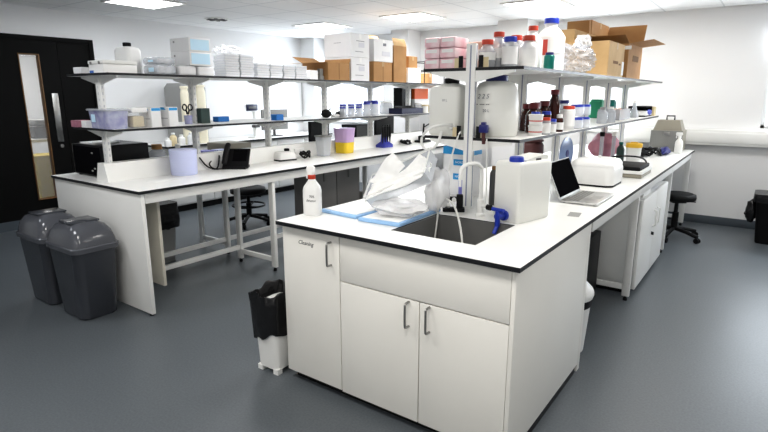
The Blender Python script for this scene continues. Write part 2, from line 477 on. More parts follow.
for x in (-.58,.6):
    b = B(); b.lathe([(.016,0),(.016,.014)], (x,0,0), 12); link('foot', b, 'rubber', t)
b = B(); b.box(-.18,.24,-.012,.012,.12,.86,.002)
tag(link('upright_divider', b, 'cream', loc=(-3.78,2.10,0.01)), 'cream upright panel standing just inside the left bench end', 'panel')

# ------------------------------------------------------------------ shelving
def shelving(label, xc, hw, y0, y1, zl, zu, ys, upl, m_post, foot=0):
    t = thing('shelving_unit', label, 'shelving unit', (xc, y0, .9))
    L = y1-y0
    for z in (zl, zu):
        b = B(); b.box(-hw, hw, 0, L, z-.9-.016, z-.9)
        b.bm.normal_update()
        for f in b.bm.faces: f.material_index = 0 if abs(f.normal.z) > .5 else 1
        link('shelf', b, ['postlt','edge'], t, flat=True)
    for y in ys:
        yy = y-y0
        pw = .033 if m_post == 'post' else .028
        b = B(); b.box(-pw,pw,-.015,.015,foot,upl-.9,.003); p = link('upright', b, m_post, t, loc=(0,yy,0))
        if m_post == 'frame':
            b = B(); b.box(-.004,.004,-.0158,-.015,foot+.01,upl-.91); b.box(pw,pw+.0008,-.004,.004,foot+.01,upl-.91); link('channel_shade', b, 'chan_shade', p)  # channels drawn as flat strips, their bluish shading put into the colour
        for z in (zl, zu):
            zz = z-.9-.016
            for s in (-1, 1):
                b = B(); b.poly([(s*.028, -.008, zz), (s*(hw-.05), -.008, zz), (s*(hw-.05), -.008, zz-.012), (s*.028, -.008, zz-.06)], (0,.016,0))
                link('bracket', b, 'frame', p)
    return t
dm('chan_shade', (.30,.32,.42), .5)
M['postlt'] = mat('postlt', (.74,.74,.72), .4)
tl = shelving('white double-sided shelving standing along the left bench', -4.0, .30, 1.925, 7.0, 1.295, 1.68, (2.01,2.78,3.6,4.43,5.26,6.1,6.9), 1.72, 'post', .136)
tr = shelving('grey-white double-sided shelving standing along the sink bench', -1.36, .30, 2.69, 6.85, 1.30, 1.675, (2.70,3.45,4.2,4.95,5.7,6.45), 1.80, 'frame')
for z in (.40,.775):
    for s in (-1,1):
        b = B(); b.box(s*.06-.012, s*.06+.012, -.006, 0, z+.0005, z+.062); b.box(s*.085-.016,s*.085+.016,0,.004,z+.0005,z+.052)
        for f in b.bm.faces: f.material_index = 0 if f.calc_center_median().y < -.0005 or abs(f.calc_center_median().x) < .068 else 1
        link('end_stop', b, ['black','beige'], tr)
t = thing('service_spine', 'low white service spine along the middle of the left bench', 'spine', (-4.0,1.95,.9))
b = B(); b.poly([(-.085,0,0),(.085,0,0),(.045,0,.135),(-.045,0,.135)], (0,4.95,0)); link('housing', b, 'white', t)
for y in (1.15,2.0,2.85,3.7):
    b = B(); b.box(.055,.077,y-.07,y+.07,.04,.095,.003); link('socket', b, 'paper', t)

# ------------------------------------------------------------------ left-wall counter
t = thing('base_cabinet', 'white base cabinets with dark plinth along the left wall', 'cabinet', (-6.58,5.4,0))
b = B(); b.box(-.34,.33,-1.45,1.6,.09,.86); link('carcass', b, 'white', t)
b = B(); b.box(-.33,.28,-1.43,1.58,0,.09); link('plinth', b, 'black', t)
for k in range(5):
    b = B(); y = -1.44+k*.61; b.box(.33,.348,y,y+.6,.11,.845,.002); dd = link('door', b, 'white', t)
    b = B(); b.tube([(.348,y+.53,.76),(.378,y+.53,.76),(.378,y+.53,.66),(.348,y+.53,.66)], .006, 8, 0); link('handle', b, 'steel', dd)
b = B(); b.box(-6.94,-6.19,3.88,7.05,.86,.885); b.bm.normal_update()
for f in b.bm.faces: f.material_index = 0 if abs(f.normal.z) > .5 else 1
tag(link('worktop', b, ['laminate','edge'], flat=True), 'white counter top with dark edge along the left wall', 'worktop')

# ------------------------------------------------------------------ generic builders
def bottle(name, label, cat, loc, r, h, bm_, cm, cap_h=.022, neck=.45, sh=.72, cap_k=1.22, band=None, fill=None, group=None, n=20, sq=False, tip=None):
    t = thing(name, label, cat, loc, 0, group)
    b = B()
    pr = [(r*.9,0),(r,.006),(r,h*sh*.96),(r*.97,h*sh),(r*(neck+1)/2,h*(sh+.62*(1-sh)*.6)),(r*neck,h*(sh+.62*(1-sh))),(r*neck,h)]
    if sq: b.sqprof([(q,q,q*.45,z) for q, z in pr])
    else: b.lathe(pr, n=n)
    o = link('body', b, bm_, t)
    if fill:
        b = B(); z1 = h*fill[0]; b.lathe([(r*.86,.006),(r*.93,.012),(r*.93,z1)], n=n); link('contents', b, fill[1], t)
    b = B(); cr = r*neck*cap_k; b.lathe([(cr,h-.012),(cr,h+cap_h-.016),(cr*.93,h+cap_h-.012)], n=n); link('cap', b, cm, t)
    if band:
        b = B(); k = 1.015
        if sq: b.sqprof([(r*k,r*k,r*.46,h*band[0]),(r*k,r*k,r*.46,h*band[1])])
        else: b.lathe([(r*k,h*band[0]),(r*k,h*band[1])], n=n)
        link('label', b, band[2], t)
    return t
def carton(name, label, loc, sx, sy, sz, m='brown', rz=0, tape=True, cat='box', group=None, marks=(), open_=None, flapm=None):
    t = thing(name, label, cat, loc, rz, group); b = B(); x, y = sx/2, sy/2
    if open_:
        b.box(-x,x,-y,y,0,.004)
        for q in ((-x,-x+.004,-y,y),(x-.004,x,-y,y),(-x+.004,x-.004,-y,-y+.004),(-x+.004,x-.004,y-.004,y)): b.box(*q, .004, sz)
        link('body', b, m, t)
        for side, ang, ln in open_:
            b = B(); c, s = math.cos(ang), math.sin(ang)
            if side in ('-y','+y'):
                d = -1 if side == '-y' else 1
                b.poly([(-x,d*y,sz),(x,d*y,sz),(x,d*(y+ln*c),sz+ln*s),(-x,d*(y+ln*c),sz+ln*s)], (0,0,.003))
            else:
                d = -1 if side == '-x' else 1
                b.poly([(d*x,-y,sz),(d*x,y,sz),(d*(x+ln*c),y,sz+ln*s),(d*(x+ln*c),-y,sz+ln*s)], (0,0,.003))
            link('flap', b, flapm or m, t)
    else:
        b.box(-x,x,-y,y,0,sz,.003,1)
        link('body', b, m, t)
        if tape:
            b = B(); tm = 'tape' if m.startswith('brown') else 'paper'
            b.box(-x-.001,x+.001,-.02,.02,sz,sz+.001); b.box(x,x+.001,-.02,.02,sz-.05,sz+.001); b.box(-x-.001,-x,-.02,.02,sz-.05,sz+.001); link('tape', b, tm, t)
    for mk in marks:   # (face, u, z, w, h, material)
        f, u, z, w_, h_, mm = mk; b = B()
        if f == 'x': b.box(x, x+.0015, u-w_/2, u+w_/2, z-h_/2, z+h_/2)
        elif f == 'y': b.box(u-w_/2, u+w_/2, -y-.0015, -y, z-h_/2, z+h_/2)
        else: b.box(u-w_/2, u+w_/2, -h_/2, h_/2, sz, sz+.0015)
        link('printed_mark', b, mm, t)
    return t
def tubed(name, label, cat, pts, r, m, group=None, n=8, sm=4):
    p0 = Vector(pts[0]); b = B(); b.tube([Vector(p)-p0 for p in pts], r, n, sm)
    return tag(link(name, b, m, loc=p0), label, cat, group)
def jitter_loop(c, r, turns, z0, seed, sx=1, sy=1, lift=.02):
    rnd = random.Random(seed); pts = []
    for i in range(int(turns*9)):
        a = 2*PI*i/9; k = .7+.5*rnd.random()
        pts.append((c[0]+r*k*math.cos(a)*sx, c[1]+r*k*math.sin(a)*sy, z0+lift*rnd.random()+.004))
    return pts

# ------------------------------------------------------------------ floor-standing things
t = thing('grey_swing_bin', 'dark grey plastic bin with domed swing lid, nearer to the camera and the panel corner', 'bin', (-3.83,1.675,0), 0, 'pair of grey domed bins')
b = B(); b.sqprof([(.155,.115,.05,0),(.165,.125,.05,.012),(.215,.15,.06,.485),(.222,.157,.06,.50)]); link('body', b, 'bin', t)
b = B(); b.sqprof([(.228,.163,.06,.495),(.230,.165,.06,.525),(.222,.157,.06,.533)]); link('rim', b, 'binlid', t)
b = B()
b.sqprof([(.218,.155,.06,.53),(.212,.15,.06,.565),(.195,.138,.06,.615),(.155,.115,.055,.655),(.10,.08,.05,.676),(.04,.03,.02,.682)]); lid = link('dome_lid', b, 'binlid', t, ang=60)
b = B(); b.box(-.085,.085,-.10,.10,.672,.686,.006); link('swing_flap', b, 'bin', lid)
dup(t, (-4.31,1.67,0), 'dark grey plastic bin with domed swing lid, half hidden behind the other grey bin')

t = thing('bagged_bin', 'white square bin lined with a black bag left of the sink cabinet', 'bin', (-2.135,1.93,0), R(2))
b = B()
b.sqprof([(.075,.095,.025,.025),(.088,.112,.03,.36),(.092,.116,.03,.40)])
for s in (-1,1):
    for q in (-1,1): b.box(s*.06-.018,s*.06+.018,q*.08-.018,q*.08+.018,0,.03)
link('body', b, 'white', t)
b = B(); n = 40; pr = [(.094,.118,.0),(.102,.128,.10),(.104,.13,.22),(.106,.132,.28),(.092,.116,.275)]
rings = []
for k, (hx_, hy_, z) in enumerate(pr):
    ring = []
    for i in range(n):
        a = 2*PI*i/n; rr = 1/max(abs(math.cos(a)), abs(math.sin(a)))**.72
        zz = z+.19 + (.045*math.sin(a*1.0+2.2)+.012*math.sin(5*a) if k == 0 else .012*math.sin(4*a+k)+.006*math.sin(9*a) if k > 2 else 0)
        w_ = 1+.03*math.sin(7*a+k*2)
        ring.append(b.bm.verts.new((hx_*math.cos(a)*rr*w_, hy_*math.sin(a)*rr*w_, zz)))
    rings.append(ring)
for a_, c_ in zip(rings, rings[1:]):
    for i in range(n): b.bm.faces.new((a_[i], a_[(i+1)%n], c_[(i+1)%n], c_[i]))
inner = [b.bm.verts.new((v.co.x*.9, v.co.y*.9, .36)) for v in rings[-1]]
for i in range(n): b.bm.faces.new((rings[-1][i], rings[-1][(i+1)%n], inner[(i+1)%n], inner[i]))
b.bm.faces.new(inner); link('bin_bag', b, 'bag', t, ang=80)

t = thing('swing_bin', 'white swing bin with dark band beside the sink cabinet on the right', 'bin', (-.885,3.11,0))
b = B(); b.lathe([(.12,0),(.13,.01),(.15,.30),(.152,.31)], n=28); link('body', b, 'white', t)
b = B(); b.lathe([(.153,.30),(.157,.31),(.158,.35),(.153,.355)], n=28); link('band', b, 'black', t)
b = B(); b.lathe([(.16,.35),(.165,.365),(.165,.385),(.155,.405),(.12,.44),(.06,.465),(.02,.47)], n=28); link('lid', b, 'white', t, ang=50)

t = thing('under_bench_fridge', 'white two-door under-bench fridge beneath the right bench', 'fridge', (-1.0,4.88,0))
b = B(); b.box(-.29,.27,-.57,.57,.035,.755,.006); link('cabinet', b, 'white', t)
b = B(); b.box(-.28,.25,-.55,.55,0,.04); link('plinth', b, 'black', t)
for k, y in enumerate((-.57,.002)):
    b = B(); b.box(.272,.30,y,y+.568,.045,.755,.006); dd = link('door', b, 'white', t)
    b = B(); yy = y+.50 if k == 0 else y+.07; b.tube([(.30,yy,.60),(.325,yy,.59),(.325,yy,.47),(.30,yy,.46)], .007, 8, 0); link('handle', b, 'white', dd)
    if k == 0:
        b = B(); b.cyl((.30,yy,.40),(.306,yy,.40),.014,16); b.box(.306,.318,yy-.003,yy+.003,.385,.41); link('lock', b, 'black', dd)
b = B(); b.box(-.11,.11,-.15,.15,0,.03,.003); b.box(-.10,.09,-.14,.13,.03,.05,.003); b.mi = 1; b.box(-.09,.10,-.15,.12,.05,.062,.003)
tag(link('paper_stack', b, ['paper','inkred'], loc=(-.84,4.6,.7555)), 'papers stacked on top of the fridge under the bench', 'papers')
carton('folder_box', 'grey-blue flat box lying on the fridge behind the papers', (-.86,5.0,.7555), .2,.32,.05,'purple',0,False)
t = thing('computer_tower', 'black computer tower under the bench behind the white swing bin', 'computer', (-1.03,3.92,0))
b = B(); b.box(-.09,.09,-.2,.2,.01,.53,.006); link('case', b, 'black', t)
b = B(); b.box(-.08,.08,-.204,-.2,.03,.51); link('front_panel', b, 'greydk', t)
b = B(); b.box(-.09,.09,-.2,.2,0,.012); link('base', b, 'rubber', t)

def stool(label, loc, seat_z, ring=True, sr=.18, rz=0):
    t = thing('lab_stool', label, 'stool', loc, rz)
    b = B(); b.lathe([(sr*.85,seat_z-.075),(sr*.98,seat_z-.065),(sr,seat_z-.04),(sr*.97,seat_z-.012),(sr*.8,seat_z),(.03,seat_z-.004)], n=28); link('seat', b, 'rubber', t, ang=60)
    b = B(); b.box(-.07,.07,-.07,.07,seat_z-.10,seat_z-.075,.004); b.tube([(.06,0,seat_z-.09),(.2,.02,seat_z-.10)], .006, 8, 0); link('tilt_plate', b, 'black', t)
    b = B(); b.lathe([(.032,.10),(.032,seat_z*.58),(.02,seat_z*.58),(.02,seat_z-.09)], n=16); link('gas_column', b, 'black', t)
    if ring:
        b = B(); pts = [(.19*math.cos(2*PI*i/24), .19*math.sin(2*PI*i/24), .24) for i in range(25)]; b.tube(pts, .011, 8, 0)
        for k in range(3):
            a = 2*PI*k/3; b.tube([(.03*math.cos(a),.03*math.sin(a),.22),(.19*math.cos(a),.19*math.sin(a),.24)], .008, 8, 0)
        link('foot_ring', b, 'black', t)
    for k in range(5):
        a = 2*PI*k/5+.3; c, s = math.cos(a), math.sin(a)
        b = B(); b.tube([(.02*c,.02*s,.11),(.14*c,.14*s,.095),(.27*c,.27*s,.065)], .02, 8, 3); lg = link('star_leg', b, 'black', t)
        b = B(); p = Vector((.27*c,.27*s,.028)); q = Vector((-s,c,0))
        b.cyl(p-q*.022, p-q*.006, .028, 14); b.cyl(p+q*.006, p+q*.022, .028, 14); b.cyl(p-q*.006, p+q*.006, .012, 8); b.cyl(p, p+Vector((0,0,.035)), .008, 8)
        link('castor', b, 'rubber', lg)
    return t
stool('black round lab stool with foot ring behind the left bench', (-4.98,4.12,0), .46, True, .21)
stool('black low lab stool tucked under the far end of the right bench', (-.72,6.42,0), .50, False, .18, .5)

t = thing('black_bin', 'black bin with a loose black bag at the right edge by the wall', 'bin', (.17,6.82,0))
b = B(); b.sqprof([(.15,.13,.04,0),(.155,.135,.04,.01),(.20,.165,.045,.50),(.21,.175,.045,.52),(.19,.155,.04,.52),(.18,.145,.04,.42)]); link('body', b, 'rubber', t)
b = B(); b.blob((-.225,-.03,.32), (.055,.07,.12), 4, .35, 3, 2.5); b.sqprof([(.215,.18,.05,.44),(.222,.186,.05,.49),(.218,.182,.05,.526)]); link('bin_bag', b, 'bag', t, ang=70)
b = B(); b.blob((.06,0,.50), (.10,.09,.05), 8, .5, 3, 3.5, True)
tag(link('crumpled_paper', b, 'paper', loc=(.17,6.82,.02), ang=20), 'crumpled white paper in the black bin by the wall', 'paper')

t = thing('under_bench_cupboard', 'dark grey cupboard standing under the left bench', 'cupboard', (-4.05,4.52,0))
b = B(); b.box(-.13,.115,-.42,.42,.04,.74,.004); link('carcass', b, 'taupe', t)
b = B(); b.box(-.12,.10,-.4,.4,0,.04); link('plinth', b, 'black', t)
for y in (-.415,.005):
    b = B(); b.box(.115,.128,y,y+.41,.06,.735,.003); dd = link('door', b, 'taupe', t)
    b = B(); b.box(.128,.14,y+.19,y+.22,.60,.70,.003); link('handle', b, 'greymid', dd)
carton('storage_box', 'dark grey box on the floor beyond the grey cupboard', (-4.045,5.4,0), .27,.4,.34,'taupe',0,False)
t = thing('bagged_bin', 'tall grey bin with a black bag under the left bench', 'bin', (-4.52,2.66,0))
b = B(); b.sqprof([(.10,.10,.03,0),(.13,.13,.03,.52),(.135,.135,.03,.54)]); link('body', b, 'grey', t)
b = B(); b.sqprof([(.15,.15,.05,.33),(.16,.155,.05,.40),(.15,.15,.05,.50),(.145,.145,.04,.56),(.12,.12,.04,.56)]); b.blob((.09,.03,.40),(.09,.11,.09),3,.3,3,2.5); link('bin_bag', b, 'bag', t, ang=80)
carton('equipment_case', 'black equipment case on the floor under the far left bench', (-3.66,6.0,0), .30,.7,.5,'black',0,False)

# ------------------------------------------------------------------ things on the sink worktop
W = .9
t = thing('spray_bottle', 'white spray bottle with red collar on the left corner of the sink worktop', 'bottle', (-1.945,2.04,W), R(20))
b = B(); b.sqprof([(.044,.032,.02,0),(.047,.035,.022,.01),(.047,.035,.022,.135),(.042,.031,.02,.155),(.02,.018,.014,.188),(.016,.016,.012,.20)]); link('body', b, 'polylt', t, ang=50)
b = B(); b.lathe([(.02,.196),(.0205,.20),(.0205,.216),(.018,.218)], n=20); link('collar', b, 'redorange', t)
b = B(); b.sqprof([(.016,.014,.008,.217),(.017,.014,.008,.228),(.026,.013,.008,.242),(.022,.012,.008,.258),(.012,.009,.006,.266)], c=(-.004,0,0)); h = link('spray_head', b, 'paper', t, ang=50)
b = B(); b.poly([(-.026,-.006,.232),(-.016,-.006,.232),(-.024,-.006,.196),(-.031,-.006,.198)], (0,.012,0)); link('trigger', b, 'paper', h)
text('70%', .018, 'ink', t, (.012,-.0355,.105), FRONT); text('Ethanol', .017, 'ink', t, (.006,-.0355,.083), FRONT, shear=.3)

t = thing('jerry_can', 'large white jerry can with blue cap and blue tap beside the sink', 'jerry can', (-1.005,2.625,W), R(76))
b = B(); b.sqprof([(.134,.075,.018,0),(.140,.08,.018,.008),(.140,.08,.018,.288),(.135,.076,.018,.301),(.13,.068,.018,.306)]); link('body', b, 'poly', t, ang=45)
b = B(); b.poly([(-.06,-.055,.300),(.132,-.055,.300),(.132,-.055,.325),(.12,-.055,.331),(.0,-.055,.322),(-.06,-.055,.312)], (0,.11,0)); hd = link('handle', b, 'poly', t)
b = B(); b.box(.02,.07,-.056,.056,.303,.318,.004); link('grip_hole', b, 'greydk', hd)
b = B(); b.lathe([(.03,.300),(.036,.302),(.036,.325),(.033,.330)], c=(-.092,-.02,0), n=20); link('cap', b, 'blue', t)
b = B(); b.cyl((-.139,0,.035),(-.205,0,.035),.017,14); b.cyl((-.197,0,.065),(-.197,0,-.012),.0135,14); b.cyl((-.197,-.035,.07),(-.197,.035,.07),.010,12); b.cyl((-.197,0,-.012),(-.222,.0,-.05),.0105,12); b.cyl((-.158,0,.035),(-.140,0,.035),.026,14)
link('tap', b, 'blue', t)

t = thing('glove_box', 'white and blue tall carton with blue labels behind the sink', 'box', (-1.575,3.04,W))
b = B(); b.box(-.105,.105,-.06,.06,0,.285,.003); link('body', b, 'carton', t)
b = B(); b.poly([(-.1055,-.0605,.285),(.1055,-.0605,.285),(.1055,-.0605,.30),(0,-.0605,.325),(-.1055,-.0605,.31)], (0,.121,0)); b.box(-.106,.106,-.061,.061,.265,.286); link('blue_top', b, 'cyan', t)
for z in (.215,.125):
    b = B(); b.box(-.03,.078,-.0615,-.06,z-.019,z+.019); lb = link('label', b, 'cyan', t)
    text('NORDIC', .021, 'paper', lb, (.024,-.0618,z), FRONT)

t = thing('laptop', 'open silver laptop with black screen on the right side of the worktop', 'laptop', (-.97,3.36,W))
b = B(); b.box(0,.215,-.21,.21,.004,.017,.004); link('base', b, 'alu', t)
b = B()
for i in range(11):
    for j in range(4): b.box(.025+j*.02,.041+j*.02,-.185+i*.0335,-.156+i*.0335,.017,.0185)
link('keyboard', b, 'greymid', t)
b = B(); b.box(.13,.19,-.05,.05,.0165,.0175); link('touchpad', b, 'grey', t)
q = Matrix.Rotation(-R(24), 3, 'Y'); b = B(); b.box(-.008,0,-.21,.21,0,.235,.003, rot=q); sc = link('screen_lid', b, 'alu', t, loc=(.003,0,.016))
b = B(); b.box(0.0003,.0012,-.203,.203,.014,.229, rot=q); link('screen', b, 'screen', sc)
b = B()
for x in (.02,.195):
    for y in (-.19,.19): b.lathe([(.008,0),(.008,.005)], (x,y,0), 10)
link('rubber_feet', b, 'rubber', t)

t = thing('centrifuge', 'white rounded benchtop centrifuge behind the laptop', 'centrifuge', (-.99,4.02,W))
b = B(); b.sqprof([(.15,.17,.06,.012),(.155,.175,.06,.02),(.155,.175,.06,.12),(.148,.168,.06,.14)]); link('base', b, 'polylt', t, ang=50)
b = B(); b.sqprof([(.150,.170,.06,.141),(.148,.168,.06,.155),(.135,.155,.06,.178),(.09,.11,.05,.188),(.04,.05,.03,.19)]); link('lid', b, 'polylt', t, ang=50)
b = B(); b.sqprof([(.151,.171,.06,0),(.151,.171,.06,.013)]); link('foot_skirt', b, 'rubber', t)
b = B(); b.lathe([(.01,.188),(.012,.205),(.004,.208)], c=(.02,-.02,0), n=12); link('lid_knob', b, 'polylt', t)

t = thing('balance', 'black-topped white bench balance beyond the centrifuge', 'balance', (-.88,4.64,W))
b = B(); b.box(-.12,.12,-.2,.2,.0,.03,.006); link('base', b, 'greywarm', t)
b = B(); b.box(-.125,.125,-.205,.205,.03,.055,.006); link('body', b, 'polylt', t)
b = B(); b.box(-.115,.105,-.19,.19,.055,.085,.006); link('top_plate', b, 'rubber', t)

t = thing('lidded_tub', 'white tub with yellow screw lid on the right bench', 'tub', (-1.0,5.33,W))
b = B(); b.lathe([(.055,0),(.058,.006),(.066,.165),(.066,.17)], n=24); link('body', b, 'polylt', t)
b = B(); b.lathe([(.071,.16),(.071,.192),(.066,.198)], n=24); link('lid', b, 'yellowlid', t)
b = B(); b.box(-.03,.03,-.012,.012,.197,.208,.004); link('lid_grip', b, 'yellowlid', t)
bottle('reagent_bottle', 'dark green bottle standing left of the yellow-lidded tub', 'bottle', (-1.12,5.36,W), .035, .19, 'dkgreen', 'teal')
tubed('power_cable', 'black cable looping around the yellow-lidded tub', 'cable', [(-1.2,5.0,W+.02),(-1.1,4.9,W+.10),(-.98,4.95,W+.115),(-.88,5.1,W+.09),(-.87,5.25,W+.02),(-.95,5.18,W+.012),(-1.05,5.05,W+.06)], .007, 'black')
tubed('power_cable', 'black tangled cable in front of the grey case', 'cable', jitter_loop((-1.0,6.25), .085, 3, W, 3, 1, 2.0, .09), .010, 'black')
b = B(); b.blob((0,0,.045),(.05,.13,.045),5,.5,3,2.2)
tag(link('cable_bundle', b, 'rubber', loc=(-1.06,6.1,W), ang=60), 'black cable bundle on the right bench before the blue glove', 'cable')
b = B(); b.blob((0,0,.04),(.05,.15,.042),9,.4,3,2.2)
tag(link('rubber_glove', b, 'navy', loc=(-.90,6.45,W), ang=60), 'dark blue glove heap on the right bench by the grey case', 'glove')

t = thing('spray_bottle', 'clear white spray bottle in front of the grey case', 'bottle', (-.80,6.68,W), R(20))
b = B(); b.lathe([(.036,0),(.04,.01),(.04,.11),(.034,.135),(.015,.16),(.013,.175)], n=20); link('body', b, 'poly', t, ang=50)
b = B(); b.lathe([(.017,.17),(.017,.19)], n=16); link('collar', b, 'white', t)
b = B(); b.sqprof([(.02,.012,.006,.19),(.034,.013,.006,.205),(.03,.012,.006,.228)], c=(-.006,0,0)); b.poly([(-.034,-.005,.205),(-.025,-.005,.205),(-.03,-.005,.165),(-.038,-.005,.168)], (0,.01,0)); link('spray_head', b, 'white', t)

t = thing('equipment_case', 'grey-brown case with black handle at the far end of the right bench', 'case', (-.955,6.98,W))
b = B(); b.box(-.165,.165,-.15,.15,0,.235,.006)
for f in b.bm.faces: f.material_index = 1 if f.normal.y < -.5 else 0
link('body', b, ['greywarm','greymid'], t)
b = B(); b.sqprof([(.15,.13,.01,.235),(.115,.10,.01,.35)]); ld = link('lid', b, 'greywarm', t)
b = B(); b.tube([(-.035,0,.35),(-.035,0,.395),(.045,0,.395),(.045,0,.35)], .009, 8, 0); link('handle', b, 'black', ld)
b = B(); b.box(-.03,.03,-.156,-.149,.18,.22,.003); link('latch', b, 'steel', t)

b = B(); b.blob((0,0,.13),(.14,.19,.13),2,.25,3,2.0)
tag(link('plastic_bag', b, 'pinkdk', loc=(-1.33,5.62,W), ang=60), 'dusky pink bag standing on the bench under the shelf', 'bag')
for i, (x, y, lb, cp) in enumerate(((-1.28,5.30,'tall clear measuring cylinder with black top before the pink bag','black'),(-1.2,5.42,'tall clear measuring cylinder with white top before the pink bag','white'))):
    t = thing('measuring_cylinder', lb, 'measuring cylinder', (x,y,W), 0, 'tall tubes by the pink bag')
    b = B(); b.lathe([(.035,0),(.035,.008),(.018,.012),(.018,.25)], n=18); link('tube', b, 'acrylic', t)
    b = B(); b.lathe([(.022,.25),(.024,.285),(.018,.29)], n=16); link('cap', b, cp, t)
t = thing('disc', 'blue-grey round disc standing on edge behind the laptop', 'disc', (-1.40,4.62,W+.1405), 0, None, rot=(PI/2, 0, R(85)))
b = B(); b.lathe([(.125,-.006),(.14,-.003),(.14,.006),(.125,.010)], n=36); link('plate', b, 'glassblue2', t)
b = B(); b.lathe([(.03,-.010),(.03,.014)], n=20); link('hub', b, 'navy', t)
bottle('storage_jar', 'dark brown jar on the bench left of the blue-grey disc', 'jar', (-1.67,4.52,W), .10, .25, 'dkbrown', 'dkbrown', .02, .8, .85)
b = B(); b.box(-.03,.03,-.055,.055,0,.0012)
tag(link('card', b, 'grey', loc=(-.80,2.87,W), rot=(0,0,.15)), 'small grey card lying on the worktop before the laptop', 'card')

# sink tap, pump, hoses
t = thing('laboratory_tap', 'white swan-neck laboratory tap behind the sink', 'tap', (-1.195,2.53,W))
b = B(); b.lathe([(.026,0),(.026,.012),(.018,.02),(.018,.09),(.014,.095)], n=18); link('pillar', b, 'white', t)
b = B(); b.tube([(0,0,.09),(0,0,.24),(-.003,-.015,.268),(-.008,-.05,.286),(-.014,-.11,.290),(-.018,-.16,.286),(-.02,-.19,.268),(-.02,-.198,.22)], .0105, 10, 4); link('swan_neck', b, 'white', t)
b = B(); b.cyl((0,0,.06),(.055,-.02,.06),.009,12); b.mi = 1; b.cyl((.05,-.02,.06),(.072,-.028,.06),.015,12); link('valve_knob', b, ['white','black'], t)
b = B(); b.cyl((-.02,-.198,.222),(-.02,-.199,.185),.007,10); link('nozzle', b, 'white', t)
t = thing('vacuum_pump', 'small black pump with white connectors behind the sink', 'pump', (-1.37,2.56,W), R(30))
b = B(); b.box(-.06,.06,-.025,.025,0,.022,.004); b.box(.015,.05,-.02,.02,.02,.095,.005); b.box(-.05,.045,-.015,.015,.06,.082,.004); link('body', b, 'rubber', t)
b = B(); b.cyl((-.03,-.012,.03),(-.03,-.06,.05),.010,10); b.cyl((-.045,0,.08),(-.045,0,.11),.012,10); b.cyl((0,-.015,.07),(.0,-.05,.072),.012,10); link('connector', b, 'white', t)
tubed('hose', 'thin white hose running from the black pump down into the sink', 'hose', [(-1.40,2.50,W+.05),(-1.36,2.46,W+.085),(-1.29,2.42,W+.06),(-1.23,2.38,W-.04),(-1.17,2.30,W-.15),(-1.15,2.27,W-.23)], .006, 'poly')
tubed('hose', 'thin clear hose hanging over the left edge of the sink', 'hose', [(-1.42,2.47,W+.10),(-1.40,2.44,W+.03),(-1.395,2.42,W-.05),(-1.385,2.36,W-.22)], .005, 'poly')
tubed('hose', 'white looped hose hanging from the square container on the shelf', 'hose', [(-1.47,2.70,1.365),(-1.50,2.65,1.365),(-1.57,2.62,1.345),(-1.615,2.61,1.29),(-1.605,2.61,1.24),(-1.56,2.61,1.225),(-1.52,2.62,1.26),(-1.497,2.63,1.33)], .008, 'white')
tubed('hose', 'thin white hose dropping past the blue carton to the pump', 'hose', [(-1.40,2.67,1.33),(-1.405,2.64,1.29),(-1.43,2.62,1.17),(-1.45,2.61,1.0),(-1.43,2.58,W+.10)], .005, 'white')
tubed('hose', 'thin white hose dropping from the round container to the tap', 'hose', [(-1.235,2.66,1.30),(-1.225,2.65,1.15),(-1.21,2.63,1.0),(-1.20,2.58,W+.03)], .004, 'white')
bottle('wash_bottle', 'violet-blue bottle standing behind the swan-neck tap', 'bottle', (-1.43,2.80,W), .036, .19, 'purple', 'white', .02, .4)
bottle('storage_bottle', 'slim grey bottle with brown cap between blue carton and jerry can', 'bottle', (-1.27,2.86,W), .026, .22, 'greydk', 'browndk', .02, .5, .85)
tubed('power_cable', 'black cable arching behind the jerry can', 'cable', [(-1.22,2.95,W+.01),(-1.2,2.93,W+.16),(-1.13,2.90,W+.19),(-1.08,2.85,W+.12)], .008, 'black')

# absorbent pads and the tray of tissue
def pad(label, loc, sx, sy, rz):
    t = thing('absorbent_pad', label, 'pad', loc, rz, 'blue-edged absorbent pads')
    b = B(); b.box(-sx/2,sx/2,-sy/2,sy/2,0,.018,.004); link('backing', b, 'padblue', t)
    b = B(); b.box(-sx/2+.016,sx/2-.016,-sy/2+.016,sy/2-.016,.0181,.022,.0015); link('tissue_face', b, 'tissue', t)
pad('blue-edged white pad nearest the spray bottle', (-1.80,2.33,W), .27, .46, R(-5))
pad('blue-edged white pad beside the sink under the tissue tray', (-1.54,2.29,W+.0005), .25, .44, R(3))
A_ = Vector((-1.715,2.195,.995)); ux = Vector((.35,.04,.165)); ax = ux.normalized(); uy = Vector((-.12,.25,.14)); ay = (uy - ax*uy.dot(ax)).normalized(); az = ax.cross(ay)
eul = Matrix((ax, ay, az)).transposed().to_euler()
t = thing('plastic_basket', 'tilted clear plastic basket of tissue resting on the pads by the sink', 'basket', A_, 0, None, rot=eul)
b = B(); sx_, sy_, dz_ = .385, .20, .075
b.box(.015,sx_-.015,.015,sy_-.015,-dz_,-dz_+.003)
for q in ((.0,.003,0,sy_),(sx_-.003,sx_,0,sy_),(.003,sx_-.003,0,.003),(.003,sx_-.003,sy_-.003,sy_)): b.box(*q, -dz_, 0)
link('basin', b, 'clear2', t)
b = B(); b.tube([(0,0,0),(sx_,0,0),(sx_,sy_,0),(0,sy_,0),(0,0,0)], .006, 8, 0); b.tube([(-.012,.0,-.03),(-.012,sy_,-.03)], .004, 8, 0); link('rim', b, 'white', t)
